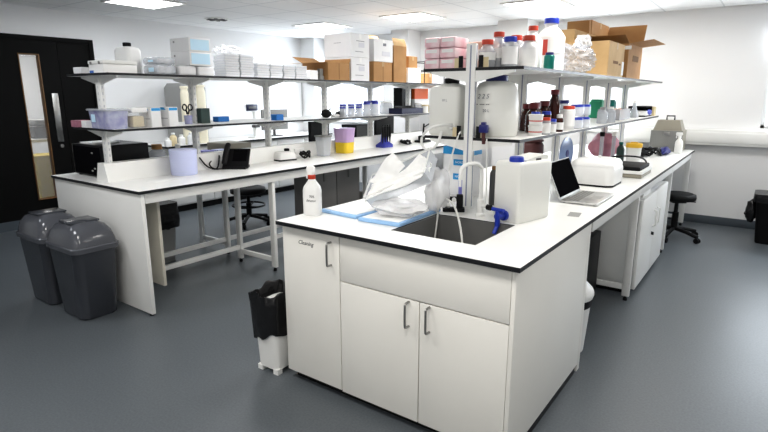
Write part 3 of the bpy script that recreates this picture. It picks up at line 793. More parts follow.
def sheet(name, label, pts, loc, seed, m='tissue', cat='tissue', group=None):
    from mathutils import noise as nz
    b = B(); n = 14; vs = []
    p00, p10, p11, p01 = [Vector(p) for p in pts]
    for j in range(n+1):
        for i in range(n+1):
            u, v = i/n, j/n; p = (p00*(1-u)+p10*u)*(1-v)+(p01*(1-u)+p11*u)*v
            k = nz.noise(Vector((u*2.2+seed, v*2.2, seed)))*.022 + nz.noise(Vector((u*6, v*6, seed)))*.006
            vs.append(b.bm.verts.new(p+Vector((k*.4,-k,k*.8))))
    for j in range(n):
        for i in range(n): b.bm.faces.new((vs[j*(n+1)+i], vs[j*(n+1)+i+1], vs[(j+1)*(n+1)+i+1], vs[(j+1)*(n+1)+i]))
    o = link(name, b, m, loc=loc, ang=50)
    sol = o.modifiers.new('thickness', 'SOLIDIFY'); sol.thickness = .003
    return tag(o, label, cat, group)
TS = (-1.6,2.3,1.05)
def rel(*ps): return [Vector(p)-Vector(TS) for p in ps]
sheet('tissue_sheet', 'tall folded white tissue peak rising at the left of the basket', rel((-1.76,2.30,1.06),(-1.56,2.25,1.07),(-1.545,2.33,1.165),(-1.63,2.34,1.235)), TS, 1, group='white tissues in the basket')
sheet('tissue_sheet', 'pointed white tissue peak rising at the right of the basket', rel((-1.57,2.27,1.09),(-1.37,2.29,1.15),(-1.385,2.34,1.185),(-1.46,2.34,1.235)), TS, 2, group='white tissues in the basket')
sheet('tissue_sheet', 'white tissue folded over the front rim of the basket', rel((-1.69,2.165,.985),(-1.37,2.21,1.13),(-1.37,2.26,1.175),(-1.70,2.25,1.06)), TS, 3, group='white tissues in the basket')
b = B(); b.blob((0,0,.04),(.14,.13,.04),6,.18,4,2.0,True)
tag(link('plastic_bag', b, 'filmwhite', loc=(-1.52,2.24,W+.022), ang=25), 'crumpled clear plastic bag lying on the pad beside the sink', 'bag')
b = B(); b.blob((0,0,.125),(.055,.085,.125),12,.22,4,1.6,True)
tag(link('plastic_bag', b, 'filmwhite', loc=(-1.42,2.46,W+.003), ang=25), 'upright crumpled white plastic bag beside the black pump', 'bag')
# ------------------------------------------------------------------ lower shelf of the right unit
S = 1.3
t = thing('drum_container', 'square white water container with black cap on the shelf end', 'container', (-1.555,2.84,S))
b = B(); b.sqprof([(.095,.095,.025,0),(.103,.103,.03,.012),(.103,.103,.03,.255),(.095,.095,.03,.275),(.05,.05,.03,.292),(.038,.038,.025,.296)]); link('body', b, 'poly', t, ang=45)
b = B(); b.lathe([(.042,.293),(.044,.296),(.044,.322),(.04,.326)], n=20); link('cap', b, 'black', t)
b = B(); b.cyl((.075,-.10,.045),(.075,-.135,.05),.012,12); b.cyl((.05,-.13,.055),(.10,-.13,.055),.008,10); link('tap', b, 'white', t)
text('10 L', .02, 'inkgrey', t, (.01,-.1035,.20), FRONT)
t = thing('drum_container', 'round white water container with navy cap and navy tap', 'container', (-1.29,2.88,S))
b = B(); b.lathe([(.118,0),(.125,.008),(.13,.06),(.13,.125),(.127,.13),(.127,.19),(.122,.235),(.112,.27),(.096,.295),(.066,.306),(.055,.306)], n=36); link('body', b, 'poly', t, ang=40)
b = B(); b.lathe([(.060,.304),(.062,.306),(.062,.334),(.058,.338)], n=28); link('cap', b, 'navy', t)
b = B(); b.cyl((-.0,-.122,.05),(.035,-.205,.05),.02,14); b.box(.01,.06,-.235,-.205,.03,.075,.008); b.box(.022,.047,-.232,-.208,.065,.088,.004); tp = link('tap', b, 'navy', t)
b = B(); b.cyl((.035,-.22,.035),(.037,-.22,-.03),.011,12, .009); link('nozzle', b, 'dkbrown', tp)
text('2 2 5', .036, 'inkgrey', t, (-.02,-.1275,.222), (PI/2-.1,0,R(-8)), shear=.2)
text('- --- --', .034, 'ink', t, (-.02,-.1285,.182), (PI/2,0,R(-8))); text('20 L', .022, 'inkgrey', t, (.0,-.1285,.145), FRONT)

def jar(label, loc, r, h, cm, cat='jar', bm_='polylt', band=None, name='screw_jar', cap_h=.022, group=None, fill=None):
    return bottle(name, label, cat, loc, r, h, bm_, cm, cap_h, .86, .9, 1.1, band, fill, group)
for i, lb in enumerate(('lower of two stacked white tubs with red stripe beside the navy-capped container','upper of two stacked white tubs with red stripe beside the navy-capped container')):
    t = thing('specimen_tub', lb, 'tub', (-1.105,3.03,S+i*.062), 0, 'stacked white tubs')
    b = B(); b.lathe([(.036,0),(.04,.05),(.04,.054)], n=20); link('body', b, 'polylt', t)
    b = B(); b.lathe([(.042,.05),(.042,.06)], n=20); link('lid', b, 'white', t)
    b = B(); b.lathe([(.0388,.02),(.0392,.026)], n=20); link('stripe', b, 'inkred', t)
jar('clear small bottle with red-orange cap near the stacked tubs', (-1.085,3.15,S), .026, .09, 'redorange', 'bottle', 'acrylic', (.1,.75,'paper'), 'reagent_bottle')
jar('small clear bottle with blue cap in front of the dark bottles', (-1.082,3.26,S), .022, .078, 'blue', 'bottle', 'acrylic', (.1,.75,'paper'), 'reagent_bottle')
jar('small blue-capped bottle behind the red-orange-capped bottle', (-1.17,3.20,S), .028, .12, 'blue', 'bottle', 'amber', None, 'reagent_bottle')
jar('blue-capped bottle standing left of the white-capped dark bottle', (-1.16,3.36,S), .03, .12, 'blue', 'bottle', 'amber', None, 'reagent_bottle')
bottle('reagent_bottle', 'small black bottle with white cap and white label', 'bottle', (-1.10,3.44,S), .026, .10, 'amber', 'white', .022, .6, .75, 1.2, (.15,.6,'paper'))
for (x, y, h, lb) in ((-1.30,3.40,.155,'amber bottle with maroon cap, hindmost of the row behind the others'),(-1.21,3.27,.16,'amber bottle with maroon cap, nearest the round container'),(-1.24,3.38,.165,'amber bottle with maroon cap, second from the round container'),(-1.23,3.52,.172,'amber bottle with maroon cap, third from the round container'),(-1.20,3.62,.245,'tallest amber bottle with maroon cap on the lower right shelf')):
    bottle('reagent_bottle', lb, 'bottle', (x,y,S), .048 if h < .2 else .04, h, 'amber', 'maroon', .032, .55, .68, 1.25, None, None, 'maroon-capped amber bottles')
jar('white jar with red lid beside the blue-lidded jars', (-1.10,3.62,S), .04, .15, 'redorange', band=(.2,.8,'paper'))
jar('white bottle with navy lid behind the red-lidded jar', (-1.18,3.76,S), .036, .185, 'navy', 'bottle', 'acrylic', (.2,.7,'paper'), 'reagent_bottle')
for k, (x, y) in enumerate(((-1.115,3.86),(-1.105,3.99))):
    for i in range(2):
        jar(('upper' if i else 'lower')+' blue-lidded clear jar in the '+('nearer' if k == 0 else 'farther')+' stack on the right shelf', (x,y,S+i*.088), .046, .066, 'blue', bm_='clear2', group='stacked blue-lidded jars')
bottle('glass_bottle', 'clear glass bottle, nearer of the pair mid right shelf', 'bottle', (-1.14,4.66,S), .042, .125, 'acrylic', 'grey', .02, .45)
bottle('glass_bottle', 'clear glass bottle, farther of the pair mid right shelf', 'bottle', (-1.12,4.85,S), .042, .125, 'acrylic', 'white', .02, .45)
t = thing('plastic_crate', 'clear box of small orange and white tubes on the right shelf', 'box', (-1.25,5.55,S))
b = B(); b.box(-.10,.10,-.22,.22,0,.004)
for q in ((-.10,-.097,-.22,.22),(.097,.10,-.22,.22),(-.097,.097,-.22,-.217),(-.097,.097,.217,.22)): b.box(*q, .004, .10)
link('tray', b, 'acrylic', t)
b = B(); b.blob((0,0,.045),(.085,.19,.05),3,.4,3,4,True)
tag(link('tube_heap', b, 'salmon', loc=(-1.25,5.55,S+.005), ang=30), 'heap of orange and white tubes in the clear box', 'tubes')['kind'] = 'stuff'
bottle('storage_jar', 'bright green box-like jar standing behind the clear crate', 'jar', (-1.47,5.75,S), .065, .18, 'green', 'green', .02, .85, .9, 1.05, sq=True)
bottle('storage_jar', 'dark teal jar standing behind the conical flask', 'jar', (-1.46,6.28,S), .05, .17, 'teal', 'teal', .02, .85, .9, 1.05, sq=True)
t = thing('conical_flask', 'clear conical flask with white neck on the right shelf', 'flask', (-1.17,6.05,S))
b = B(); b.lathe([(.048,0),(.05,.008),(.02,.11),(.016,.15),(.019,.155)], n=20); link('glass', b, 'acrylic', t)
b = B(); b.lathe([(.02,.15),(.02,.168)], n=14); link('stopper', b, 'white', t)
t = thing('tube_rack', 'black rack holding white and blue packets at the shelf end', 'rack', (-1.20,6.52,S))
b = B(); b.box(-.09,.09,-.18,.18,0,.012,.002); b.box(-.09,-.08,-.18,.18,.012,.10,.002); b.box(-.08,.09,.17,.18,.012,.10,.002); b.box(-.09,.09,-.18,.18,.10,.112,.002); link('frame', b, 'black', t)
b = B(); b.box(-.075,.10,-.19,.12,.013,.06,.006); link('white_packet', b, 'paper', t)
b = B(); b.blob((.095,-.02,.045),(.02,.12,.03),3,.3,3,3); link('blue_packet', b, 'blue', t, ang=50)
carton('small_box', 'small beige box at the very end of the lower right shelf', (-1.14,6.78,S), .10,.09,.10,'beige',0,False)

# ------------------------------------------------------------------ upper shelf of the right unit
U = 1.675
for c in range(2):
    for k in range(3):
        lb = ('bottom','middle','top')[k]+' pink wrapped pack in the '+('left' if c == 0 else 'right')+' column on the shelf end'
        t = thing('wrapped_pack', lb, 'pack', (-1.63+c*.103, 2.80, U+k*.058), 0, 'pink wrapped packs')
        b = B(); b.box(-.050,.050,-.075,.09,0,.0565,.010,2); link('wrapper', b, 'pinkpack', t)
        b = B(); b.box(-.036,.036,-.0765,-.075,.03,.048); link('label', b, 'paper', t)
t = thing('wrapped_pack', 'orange speckled pack right of the pink packs', 'pack', (-1.43,2.98,U)); b = B(); b.box(-.07,.10,-.08,.08,0,.155,.015); link('wrapper', b, 'salmon', t)
b = B(); b.box(-.02,.05,-.0815,-.08,.06,.11); link('label', b, 'paper', t)
bottle('reagent_bottle', 'clear wide bottle with red cap, first of the upper shelf bottles', 'bottle', (-1.315,2.79,U), .046, .135, 'acrylic', 'redorange', .026, .55, .66, 1.25, (.3,.6,'paper'), (.5,'powder'))
bottle('reagent_bottle', 'taller clear bottle with red cap behind the first bottle', 'bottle', (-1.285,2.87,U), .043, .18, 'acrylic', 'redorange', .026, .55, .72, 1.25, (.3,.6,'paper'), (.32,'powder'))
bottle('reagent_bottle', 'small bottle with dark blue cap at the back of the upper shelf end', 'bottle', (-1.33,3.02,U), .03, .165, 'acrylic', 'navy', .022, .7)
bottle('reagent_bottle', 'clear bottle of grey powder with blue cap', 'bottle', (-1.20,2.83,U), .042, .145, 'acrylic', 'blue', .028, .72, .85, 1.15, (.12,.75,'carton'), (.75,'powder'))
bottle('reagent_bottle', 'bottle with red cap behind the blue-capped powder bottle', 'bottle', (-1.245,3.02,U), .04, .17, 'acrylic', 'red', .028, .72, .85, 1.15, None, (.6,'powder'))
bottle('reagent_bottle', 'white wide bottle with red cap and label at the shelf edge', 'bottle', (-1.135,2.93,U), .05, .155, 'polylt', 'redorange', .028, .55, .72, 1.25, (.1,.62,'paper'))
bottle('reagent_bottle', 'tall white bottle with red cap behind the wide white bottle', 'bottle', (-1.19,3.13,U), .055, .23, 'polylt', 'redorange', .026, .42, .7, 1.2)
bottle('reagent_bottle', 'small green bottle with blue cap on the upper shelf edge', 'bottle', (-1.085,3.13,U), .03, .085, 'teal2', 'navy', .02, .7, .85, 1.1)
t = bottle('reagent_bottle', 'largest white bottle with blue cap and red label strip', 'bottle', (-1.165,3.36,U), .086, .29, 'polylt', 'blue', .03, .42, .70, 1.2)
b = B(); b.lathe([(.0885,.09),(.0885,.18)], n=40, capb=False, capt=False)
bmesh.ops.delete(b.bm, geom=[f for f in b.bm.faces if not (-1.72 < math.atan2(f.calc_center_median().y, f.calc_center_median().x) < -1.38)], context='FACES'); link('red_strip', b, 'inkred', t)
b = B(); b.lathe([(.0884,.10),(.0884,.19)], n=40, capb=False, capt=False)
bmesh.ops.delete(b.bm, geom=[f for f in b.bm.faces if not (-1.3 < math.atan2(f.calc_center_median().y, f.calc_center_median().x) < -.2)], context='FACES'); link('label', b, 'paper', t)
b = B(); b.blob((0,0,.10),(.10,.30,.10),5,.26,4,3.5,True)
tag(link('plastic_bag', b, 'film', loc=(-1.18,3.95,U), ang=25), 'crumpled clear bag of tubes in front of the cardboard boxes', 'bag')
b = B(); b.blob((0,0,.05),(.05,.09,.055),7,.4,3,4,True)
tag(link('plastic_bag', b, 'filmwhite', loc=(-1.18,4.10,U+.175), ang=25), 'small clear bag lying on top of the large crumpled bag', 'bag')
carton('cardboard_box', 'brown closed cardboard box with print in front of the open box', (-1.235,4.70,U), .31,.52,.262,'brownlt', marks=(('x',-.02,.11,.16,.022,'browndk'),('x',.12,.10,.06,.014,'browndk'),('x',.23,.07,.07,.11,'paper')))
carton('cardboard_box', 'brown open cardboard box with raised flaps at the shelf end', (-1.24,5.34,U), .34,.56,.285,'brown', open_=(('-x',R(88),.21),('+y',R(62),.24),('+x',R(6),.19),('-y',R(18),.18)), marks=(('x',.02,.17,.24,.05,'browndk'),('y',.15,.25,.08,.03,'paper')))
carton('cardboard_box', 'brown cardboard box at the back left of the upper right shelf', (-1.53,5.14,U), .24,1.0,.385,'brownlt')
carton('cardboard_box', 'topmost brown cardboard box resting on the back box near the ceiling', (-1.52,5.42,U+.3865), .22,.60,.12,'brown')

# ------------------------------------------------------------------ left bench: on the worktop
t = thing('storage_tub', 'pale lavender rounded tub near the end of the left bench', 'tub', (-3.83,2.53,W))
b = B(); b.lathe([(.098,0),(.102,.006),(.107,.192)], n=36); link('body', b, 'lav', t)
b = B(); b.lathe([(.109,.188),(.109,.20),(.104,.204)], n=36); link('lid', b, 'lav', t)
t = thing('desk_phone', 'black desk telephone with handset on the left bench', 'telephone', (-3.79,3.02,W), R(38))
b = B(); b.poly([(-.10,-.09,0),(.10,-.09,0),(.10,.09,0),(-.10,.09,0)], (0,0,.02)); b.poly([(-.10,-.085,.018),(.12,-.085,.018),(.12,.06,.165),(-.10,.06,.165)], (0,.016,-.012)); b.box(-.08,.08,.04,.075,.01,.14); link('base', b, 'black', t)
b = B(); b.poly([(-.02,-.04,.067),(.10,-.04,.067),(.10,.045,.154),(-.02,.045,.154)], (0,-.003,.003)); link('display', b, 'screen', t)
b = B(); b.tube([(-.075,-.10,.05),(-.075,-.07,.095),(-.075,.04,.185),(-.075,.07,.195)], .024, 10, 3); link('handset', b, 'rubber', t)
tubed('telephone_cable', 'black curled cable beside the desk telephone', 'cable', [(-3.93,2.75,W+.11),(-3.90,2.8,W+.03),(-3.85,2.86,W+.008),(-3.90,2.93,W+.09),(-3.97,2.97,W+.10),(-3.92,2.84,W+.05),(-3.84,2.83,W+.01),(-3.80,2.93,W+.008)], .006, 'black')
b = B(); b.box(-.09,.03,-.10,.10,0,.0015)
tag(link('paper_sheet', b, 'paper', loc=(-3.66,2.25,W), rot=(0,0,.2)), 'white paper sheet lying at the end of the left bench', 'paper')
t = thing('vortex_mixer', 'white bench mixer with black base on the left bench', 'mixer', (-3.87,3.68,W), R(-10))
b = B(); b.sqprof([(.07,.10,.02,.012),(.07,.10,.02,.04),(.055,.08,.02,.085),(.03,.05,.02,.09)]); link('body', b, 'polylt', t, ang=50)
b = B(); b.sqprof([(.074,.104,.02,0),(.074,.104,.02,.013)]); link('base', b, 'rubber', t)
b = B(); b.lathe([(.025,.088),(.028,.11),(.02,.115)], c=(0,.03,0), n=14); link('cup_head', b, 'black', t)
tubed('power_cable', 'black cable coiled beside the white bench mixer', 'cable', jitter_loop((-3.82,3.92), .05, 3, W, 8, .8, 1.3, .07), .009, 'black')
t = thing('plastic_beaker', 'tall clear plastic tub left of the yellow sharps bin', 'tub', (-3.82,4.20,W))
b = B(); b.sqprof([(.055,.055,.02,0),(.066,.066,.02,.195),(.07,.07,.02,.20)]); link('body', b, 'acrylic', t)
b = B(); b.sqprof([(.073,.073,.02,.20),(.073,.073,.02,.215)]); link('lid', b, 'greymid', t)
t = thing('sharps_bin', 'yellow sharps bin with purple upper half on the left bench', 'sharps bin', (-3.83,4.56,W))
b = B(); b.sqprof([(.075,.075,.035,0),(.08,.08,.035,.006),(.085,.085,.035,.12)]); link('base', b, 'yellow', t)
b = B(); b.sqprof([(.083,.083,.035,.12),(.096,.096,.04,.265),(.099,.099,.04,.275)]); link('upper_tub', b, 'acryllav', t)
t = thing('pipette_stand', 'blue pipette stand with black pipettes on the left bench', 'pipette stand', (-3.86,5.36,W))
b = B(); b.sqprof([(.07,.10,.02,0),(.07,.10,.02,.03),(.025,.06,.02,.07),(.02,.05,.015,.17)]); link('stand', b, 'navylid', t)
for k in range(4):
    b = B(); y = -.075+k*.05; b.lathe([(.004,.05),(.010,.11),(.016,.14),(.016,.25),(.008,.255),(.008,.275)], c=(.03,y,0), n=12); link('pipette', b, 'black', t)
t = thing('pipette_stand', 'dark grey clamp with cables at the far end of the left bench', 'clamp', (-3.85,6.25,W))
b = B(); b.box(-.06,.06,-.12,.12,0,.03,.004); b.cyl((0,0,.03),(0,.02,.25),.012,10); b.cyl((0,.02,.20),(.02,.18,.26),.008,10); b.box(-.03,.03,-.08,.02,.03,.09,.01); link('stand', b, 'black', t)
tubed('power_cable', 'black coiled cable on the worktop left of the black clamp', 'cable', jitter_loop((-3.86,5.85), .06, 3, W, 12, .8, 1.4, .05), .010, 'black')

t = thing('power_supply', 'black rectangular instrument at the near end of the left bench', 'instrument', (-4.33,2.14,W))
b = B(); b.box(-.24,.21,-.12,.27,.008,.25,.006); link('case', b, 'black', t)
b = B(); b.box(-.225,.195,-.124,-.12,.02,.235,.002); fp = link('front_panel', b, 'screen', t)
b = B()
for x in (-.19,.17):
    b.lathe([(.015,0),(.015,.01)], (x,-.1,0), 10); b.lathe([(.015,0),(.015,.01)], (x,.24,0), 10)
link('feet', b, 'rubber', t)
for (x, z) in ((.08,.19),(.06,.05),(.10,.07)):
    b = B(); b.box(x-.012,x+.012,-.1265,-.124,z-.006,z+.006); link('marking', b, 'grey', fp)
b = B(); b.box(-.243,-.2395,-.12,.27,.01,.248); link('side_trim', b, 'steel', t)
b = B(); b.box(-.1,.1,-.12,.10,0,.014,.003); tag(link('paper_pad', b, 'paper', loc=(-4.38,2.16,W+.2505)), 'white pad of paper on the near black instrument', 'paper')
bottle('wash_bottle', 'clear bottle with orange-brown cap beyond the black instrument', 'bottle', (-4.25,2.56,W), .07, .19, 'acrylic', 'brown', .04, .5, .8)
bottle('wash_bottle', 'white bottle standing next to the orange-brown-capped bottle', 'bottle', (-4.22,2.74,W), .045, .19, 'polylt', 'white', .03, .4, .55)
carton('tip_box', 'dark violet tip box behind the desk telephone', (-4.22,3.02,W), .11,.12,.13,'purple',0,False, group='violet tip boxes')
carton('tip_box', 'pale violet tip box behind the desk telephone', (-4.20,3.17,W), .11,.12,.13,'lav',0,False, group='violet tip boxes')
t = thing('instrument_hood', 'grey low instrument on the far half of the left bench', 'instrument', (-4.38,3.42,W)); b = B(); b.box(-.17,.17,-.14,.14,0,.17,.01); link('body', b, 'greywarm', t)
b = B(); b.box(.17,.173,-.1,.1,.03,.12); link('panel', b, 'grey', t)
t = thing('monitor', 'dark computer monitor seen under the left shelf near the clear tub', 'monitor', (-4.36,4.72,W), R(10))
b = B(); b.box(-.02,.02,-.20,.20,.07,.33,.006); link('screen', b, 'black', t)
b = B(); b.box(-.06,.06,-.08,.08,0,.012,.003); b.box(-.03,-.015,-.02,.02,.01,.12); link('stand', b, 'black', t)
t = thing('monitor', 'large black computer monitor at the far end of the left bench', 'monitor', (-4.36,6.05,W), R(12))
b = B(); b.box(-.02,.02,-.30,.30,.05,.36,.006); link('screen', b, 'black', t)
b = B(); b.box(-.07,.07,-.1,.1,0,.012,.003); b.box(-.03,-.015,-.02,.02,.01,.12); link('stand', b, 'black', t)
t = thing('computer_tower', 'small black computer between the sharps bin and the large monitor', 'computer', (-4.38,5.42,W))
b = B(); b.box(-.12,.12,-.12,.12,0,.26,.005); link('case', b, 'rubber', t)
b = B(); b.box(.12,.123,-.11,.11,.01,.25); link('front_panel', b, 'greydk', t)

# ------------------------------------------------------------------ left shelving, middle shelf
K = 1.295
t = thing('storage_tub', 'clear lidded tub of small tubes on the near end of the left shelf', 'tub', (-3.875,1.985,K), R(-3))
b = B(); b.sqprof([(.13,.07,.015,0),(.142,.08,.015,.125),(.142,.08,.015,.128)]); link('body', b, 'acrylicblue', t)
b = B(); b.sqprof([(.152,.09,.015,.125),(.155,.093,.015,.135),(.147,.085,.015,.14)]); link('lid', b, 'acrylic', t)
b = B(); b.box(-.10,-.04,-.0785,-.076,.045,.10); link('label', b, 'ltblue', t)
carton('small_box', 'small red and white box at the left end of the middle shelf', (-4.23,1.95,K), .09,.10,.05,'pinkdk',0,False)
carton('small_box', 'small white box between the red box and the clear tub', (-4.10,1.96,K), .07,.10,.05,'carton',0,False)
t = thing('storage_tub', 'clear box with brown corks beside the white filter cartons', 'tub', (-3.80,2.145,K))
b = B(); b.sqprof([(.055,.05,.01,0),(.06,.055,.01,.11)]); link('body', b, 'clear', t)
b = B(); b.box(-.045,.04,-.045,.045,.004,.085,.012); link('contents', b, 'beige', t)
b = B(); b.box(-.02,.065,-.06,.06,.11,.145,.006); link('white_lid', b, 'paper', t)
for (x, y, lb) in ((-3.80,2.26,'white filter carton with blue peak, nearer the cork box'),(-3.795,2.40,'white filter carton with blue peak, nearer the scissors cup')):
    t = thing('filter_carton', lb, 'box', (x,y,K), R(10), 'white cartons with blue peak')
    b = B(); b.box(-.065,.065,-.045,.045,0,.145,.003); link('body', b, 'carton', t)
    b = B(); b.poly([(-.04,-.046,.125),(.04,-.046,.125),(.015,-.046,.143),(-.015,-.046,.143)], (0,-.001,0)); link('blue_peak', b, 'cyan', t)
    b = B(); b.box(.065,.0655,-.04,.04,.12,.14); link('blue_edge', b, 'cyan', t)
    b = B(); b.box(-.05,.05,-.0462,-.0455,.06,.064); link('printed_line', b, 'inkgrey', t)
t = thing('pen_pot', 'white pot on the left shelf holding black scissors', 'pot', (-3.94,2.68,K))
b = B(); b.lathe([(.03,0),(.034,.07),(.03,.07),(.028,.02)], n=18); link('pot', b, 'acrylicblue', t)
t = thing('scissors', 'black-handled scissors standing in the white pot', 'scissors', (-3.94,2.68,K+.02), R(60))
for s in (-1,1):
    b = B(); c = Vector((s*.022,0,.115)); b.tube([(c.x+.016*math.cos(2*PI*i/12), 0, c.z+.024*math.sin(2*PI*i/12)) for i in range(13)], .006, 8, 0); b.tube([(s*.012,0,.095),(s*.004,0,.06)], .007, 8, 0); link('handle', b, 'rubber', t)
    b = B(); b.poly([(s*.006,0,.07),(-s*.004,0,.07),(-s*.008,0,.0)], (0,.002,0)); link('blade', b, 'steel', t)
carton('storage_box', 'dark green box beside the scissors pot', (-3.95,2.83,K), .08,.09,.125,'dkgreen',0,False)
carton('tip_box', 'blue tip box on the left shelf, nearer to the dark green box', (-4.06,3.10,K), .08,.12,.045,'bluebox',0,False, group='blue tip boxes on the left shelf')
carton('tip_box', 'blue tip box on the left shelf, farther from the dark green box', (-3.84,3.58,K), .08,.09,.055,'bluebox',0,False, group='blue tip boxes on the left shelf')
for (y, mm, hh, lb) in ((4.28,'rubber',.085,'small black clamp on the middle left shelf, nearest of its row'),(4.42,'paper',.035,'small white dish on the middle left shelf'),(4.50,'rubber',.06,'small black clamp on the middle left shelf, beside the jars')):
    t = thing('clamp' if mm == 'rubber' else 'dish', lb, 'clamp' if mm == 'rubber' else 'dish', (-3.84,y,K))
    b = B(); b.blob((0,0,hh*.5),(.045,.06,hh*.5),int(y*10),.4,3,2.5); b.cyl((0,-.02,hh*.5),(.01,.06,hh*1.1),.006,8); link('body', b, mm, t, ang=50)
k = 0
for (x, y, r, h) in ((-3.80,4.50,.036,.10),(-3.79,4.64,.036,.10),(-3.80,4.78,.036,.10),(-3.86,4.58,.04,.125),(-3.87,4.73,.04,.125),(-3.88,4.88,.04,.125),(-3.80,4.93,.042,.14),(-3.79,5.08,.042,.145),(-3.87,5.03,.045,.155),(-3.88,5.18,.045,.16)):
    t = jar('clear jar with navy lid in the row on the middle left shelf', (x,y,K), r, h, 'navylid', bm_='clear2', group='navy-lidded jars on the left shelf')
    k += 1
L_ = ['front row, nearest','front row, second','front row, third','second row, nearest','second row, second','second row, third','large, front row, fourth','large, front row, farthest','largest, behind the fourth front jar','largest, at the back far end']
for o, s in zip([o for o in C.objects if o.get('group') == 'navy-lidded jars on the left shelf'], L_): o['label'] = 'clear jar with navy lid: '+s
t = thing('sample_tray', 'long navy-black tray on the middle left shelf past the jars', 'tray', (-3.87,5.86,K)); b = B(); b.box(-.10,.10,-.25,.25,0,.008,.002)
for q in ((-.10,-.09,-.25,.25),(.09,.10,-.25,.25),(-.09,.09,-.25,-.24),(-.09,.09,.24,.25)): b.box(*q,.008,.07)
link('tray', b, 'navyblk', t)
b = B(); b.box(-.06,-.05,-.2,.2,.008,.1); link('divider', b, 'black', t)
bottle('storage_jar', 'whitish round jar behind the navy-black tray', 'jar', (-4.05,5.66,K), .085, .15, 'acrylic', 'polylt', .02, .8, .7)
bottle('storage_jar', 'beige jar at the far end of the middle left shelf', 'jar', (-3.84,6.45,K), .06, .09, 'beige', 'beige', .02, .85, .85)
bottle('storage_jar', 'cloudy jar standing left of the beige jar', 'jar', (-3.98,6.33,K), .06, .12, 'acrylic', 'polylt', .02, .85, .85)
bottle('storage_jar', 'small pale jar between the tray and the beige jar', 'jar', (-3.82,6.24,K), .045, .10, 'polylt', 'beige', .02, .85, .85)
carton('storage_box', 'bright orange box high beyond the left shelf', (-4.15,6.55,K+.181), .16,.36,.14,'orange',0,False)
carton('storage_box', 'pale beige box under the orange box beyond the left shelf', (-4.15,6.55,K), .18,.38,.18,'carton',0,False)
carton('storage_box', 'tall black box standing behind the navy-black tray', (-4.17,6.22,K), .14,.24,.33,'black',0,False)

# ------------------------------------------------------------------ left shelving, top shelf
V = 1.68
t = thing('storage_box', 'flat white plastic box with round clasps at the near end of the top shelf', 'box', (-3.90,2.07,V), R(-3))
b = B(); b.box(-.115,.115,-.12,.12,0,.062,.006); link('body', b, 'polylt', t)
b = B(); b.box(-.118,.118,-.123,.123,.063,.088,.006); link('lid', b, 'white', t)
for x in (-.06,.07):
    b = B(); b.cyl((x,-.124,.07),(x,-.130,.07),.010,12); link('clasp', b, 'greymid', t)
b = B(); b.box(-.10,-.04,-.1215,-.12,.003,.02); link('sticker', b, 'inkblue', t)
carton('small_box', 'small white box left of the flat clasp box on the top shelf', (-4.10,1.99,V), .11,.16,.045,'carton',0,False)
t = thing('jerry_can', 'small white bottle-shaped can with black cap on the top shelf', 'jerry can', (-4.04,2.27,V), R(10))
b = B(); b.sqprof([(.078,.06,.03,0),(.083,.065,.03,.01),(.083,.065,.03,.175),(.07,.058,.03,.198),(.032,.032,.02,.208)], ); link('body', b, 'polylt', t, ang=50)
b = B(); b.lathe([(.028,.207),(.03,.21),(.03,.233),(.027,.236)], c=(.0,0,0), n=18); link('cap', b, 'black', t)
P_ = 0
for (x, y, z, sx, sy, sz, mm, lb) in ((-3.84,2.40,0,.20,.16,.07,'film','clear wrapped pack beside the small can, bottom layer'),(-3.84,2.40,.071,.20,.16,.055,'film','clear wrapped pack beside the small can, top layer'),(-3.84,2.58,0,.19,.16,.075,'filmwhite','clear wrapped pack under the white and blue cartons, nearer one'),(-3.85,2.76,0,.19,.16,.075,'filmwhite','clear wrapped pack under the white and blue cartons, farther one')):
    t = thing('wrapped_pack', lb, 'pack', (x,y,V+z), 0, 'clear wrapped packs on the top shelf')
    b = B(); b.box(-sx/2,sx/2,-sy/2,sy/2,0,sz,.02,3); link('wrapper', b, mm, t)
    b = B(); b.box(-sx/2+.02,sx/2-.02,-sy/2+.02,sy/2-.02,.012,sz-.012); link('contents', b, 'carton', t)
    b = B(); b.box(-.02,.05,-sy/2-.001,-sy/2+.001,.02,sz-.02); link('label', b, 'ltblue' if mm == 'film' else 'paper', t)
for i, lb in enumerate(('lower white carton with pale blue side on the clear packs','upper white carton with pale blue side on the clear packs')):
    t = thing('glove_carton', lb, 'box', (-3.84,2.70,V+.0765+i*.1055), 0, 'white and blue cartons')
    b = B(); b.box(-.15,.10,-.10,.10,0,.105,.003); link('body', b, 'carton', t)
    b = B(); b.box(.1002,.1015,-.085,.085,.012,.093); link('blue_panel', b, 'ltblue', t)
    b = B(); b.box(-.105,-.085,-.1015,-.1,.07,.085); link('printed_mark', b, 'grey', t)
# stacks of plates
def plate():
    t = thing('culture_plate', 'x', 'plate', (0,0,0), 0, 'stacked clear plates on the top shelf')
    b = B(); b.sqprof([(.056,.07,.008,0),(.058,.072,.008,.002),(.058,.072,.008,.016)]); link('base', b, 'plate', t)
    b = B(); b.sqprof([(.06,.074,.008,.011),(.06,.074,.008,.0195)]); link('lid', b, 'platelid', t)
    return t
stacks = [(-3.79,3.00,9),(-3.79,3.16,9),(-3.79,3.34,6),(-3.79,3.50,6),(-3.79,3.66,6),(-3.79,3.82,6),(-3.92,3.07,9),(-3.92,3.42,7),(-3.92,3.58,7),(-3.92,3.74,6)]
nm = ['front tall stack nearest the cartons','second front tall stack','front low stack beside the tall stacks','second front low stack','third front low stack','front low stack nearest the brown box','back tall stack','back low stack beside the tall one','second back low stack','back low stack nearest the brown box']
ordn = ['bottom','second','third','fourth','fifth','sixth','seventh','eighth','ninth']
p0 = plate(); first = True
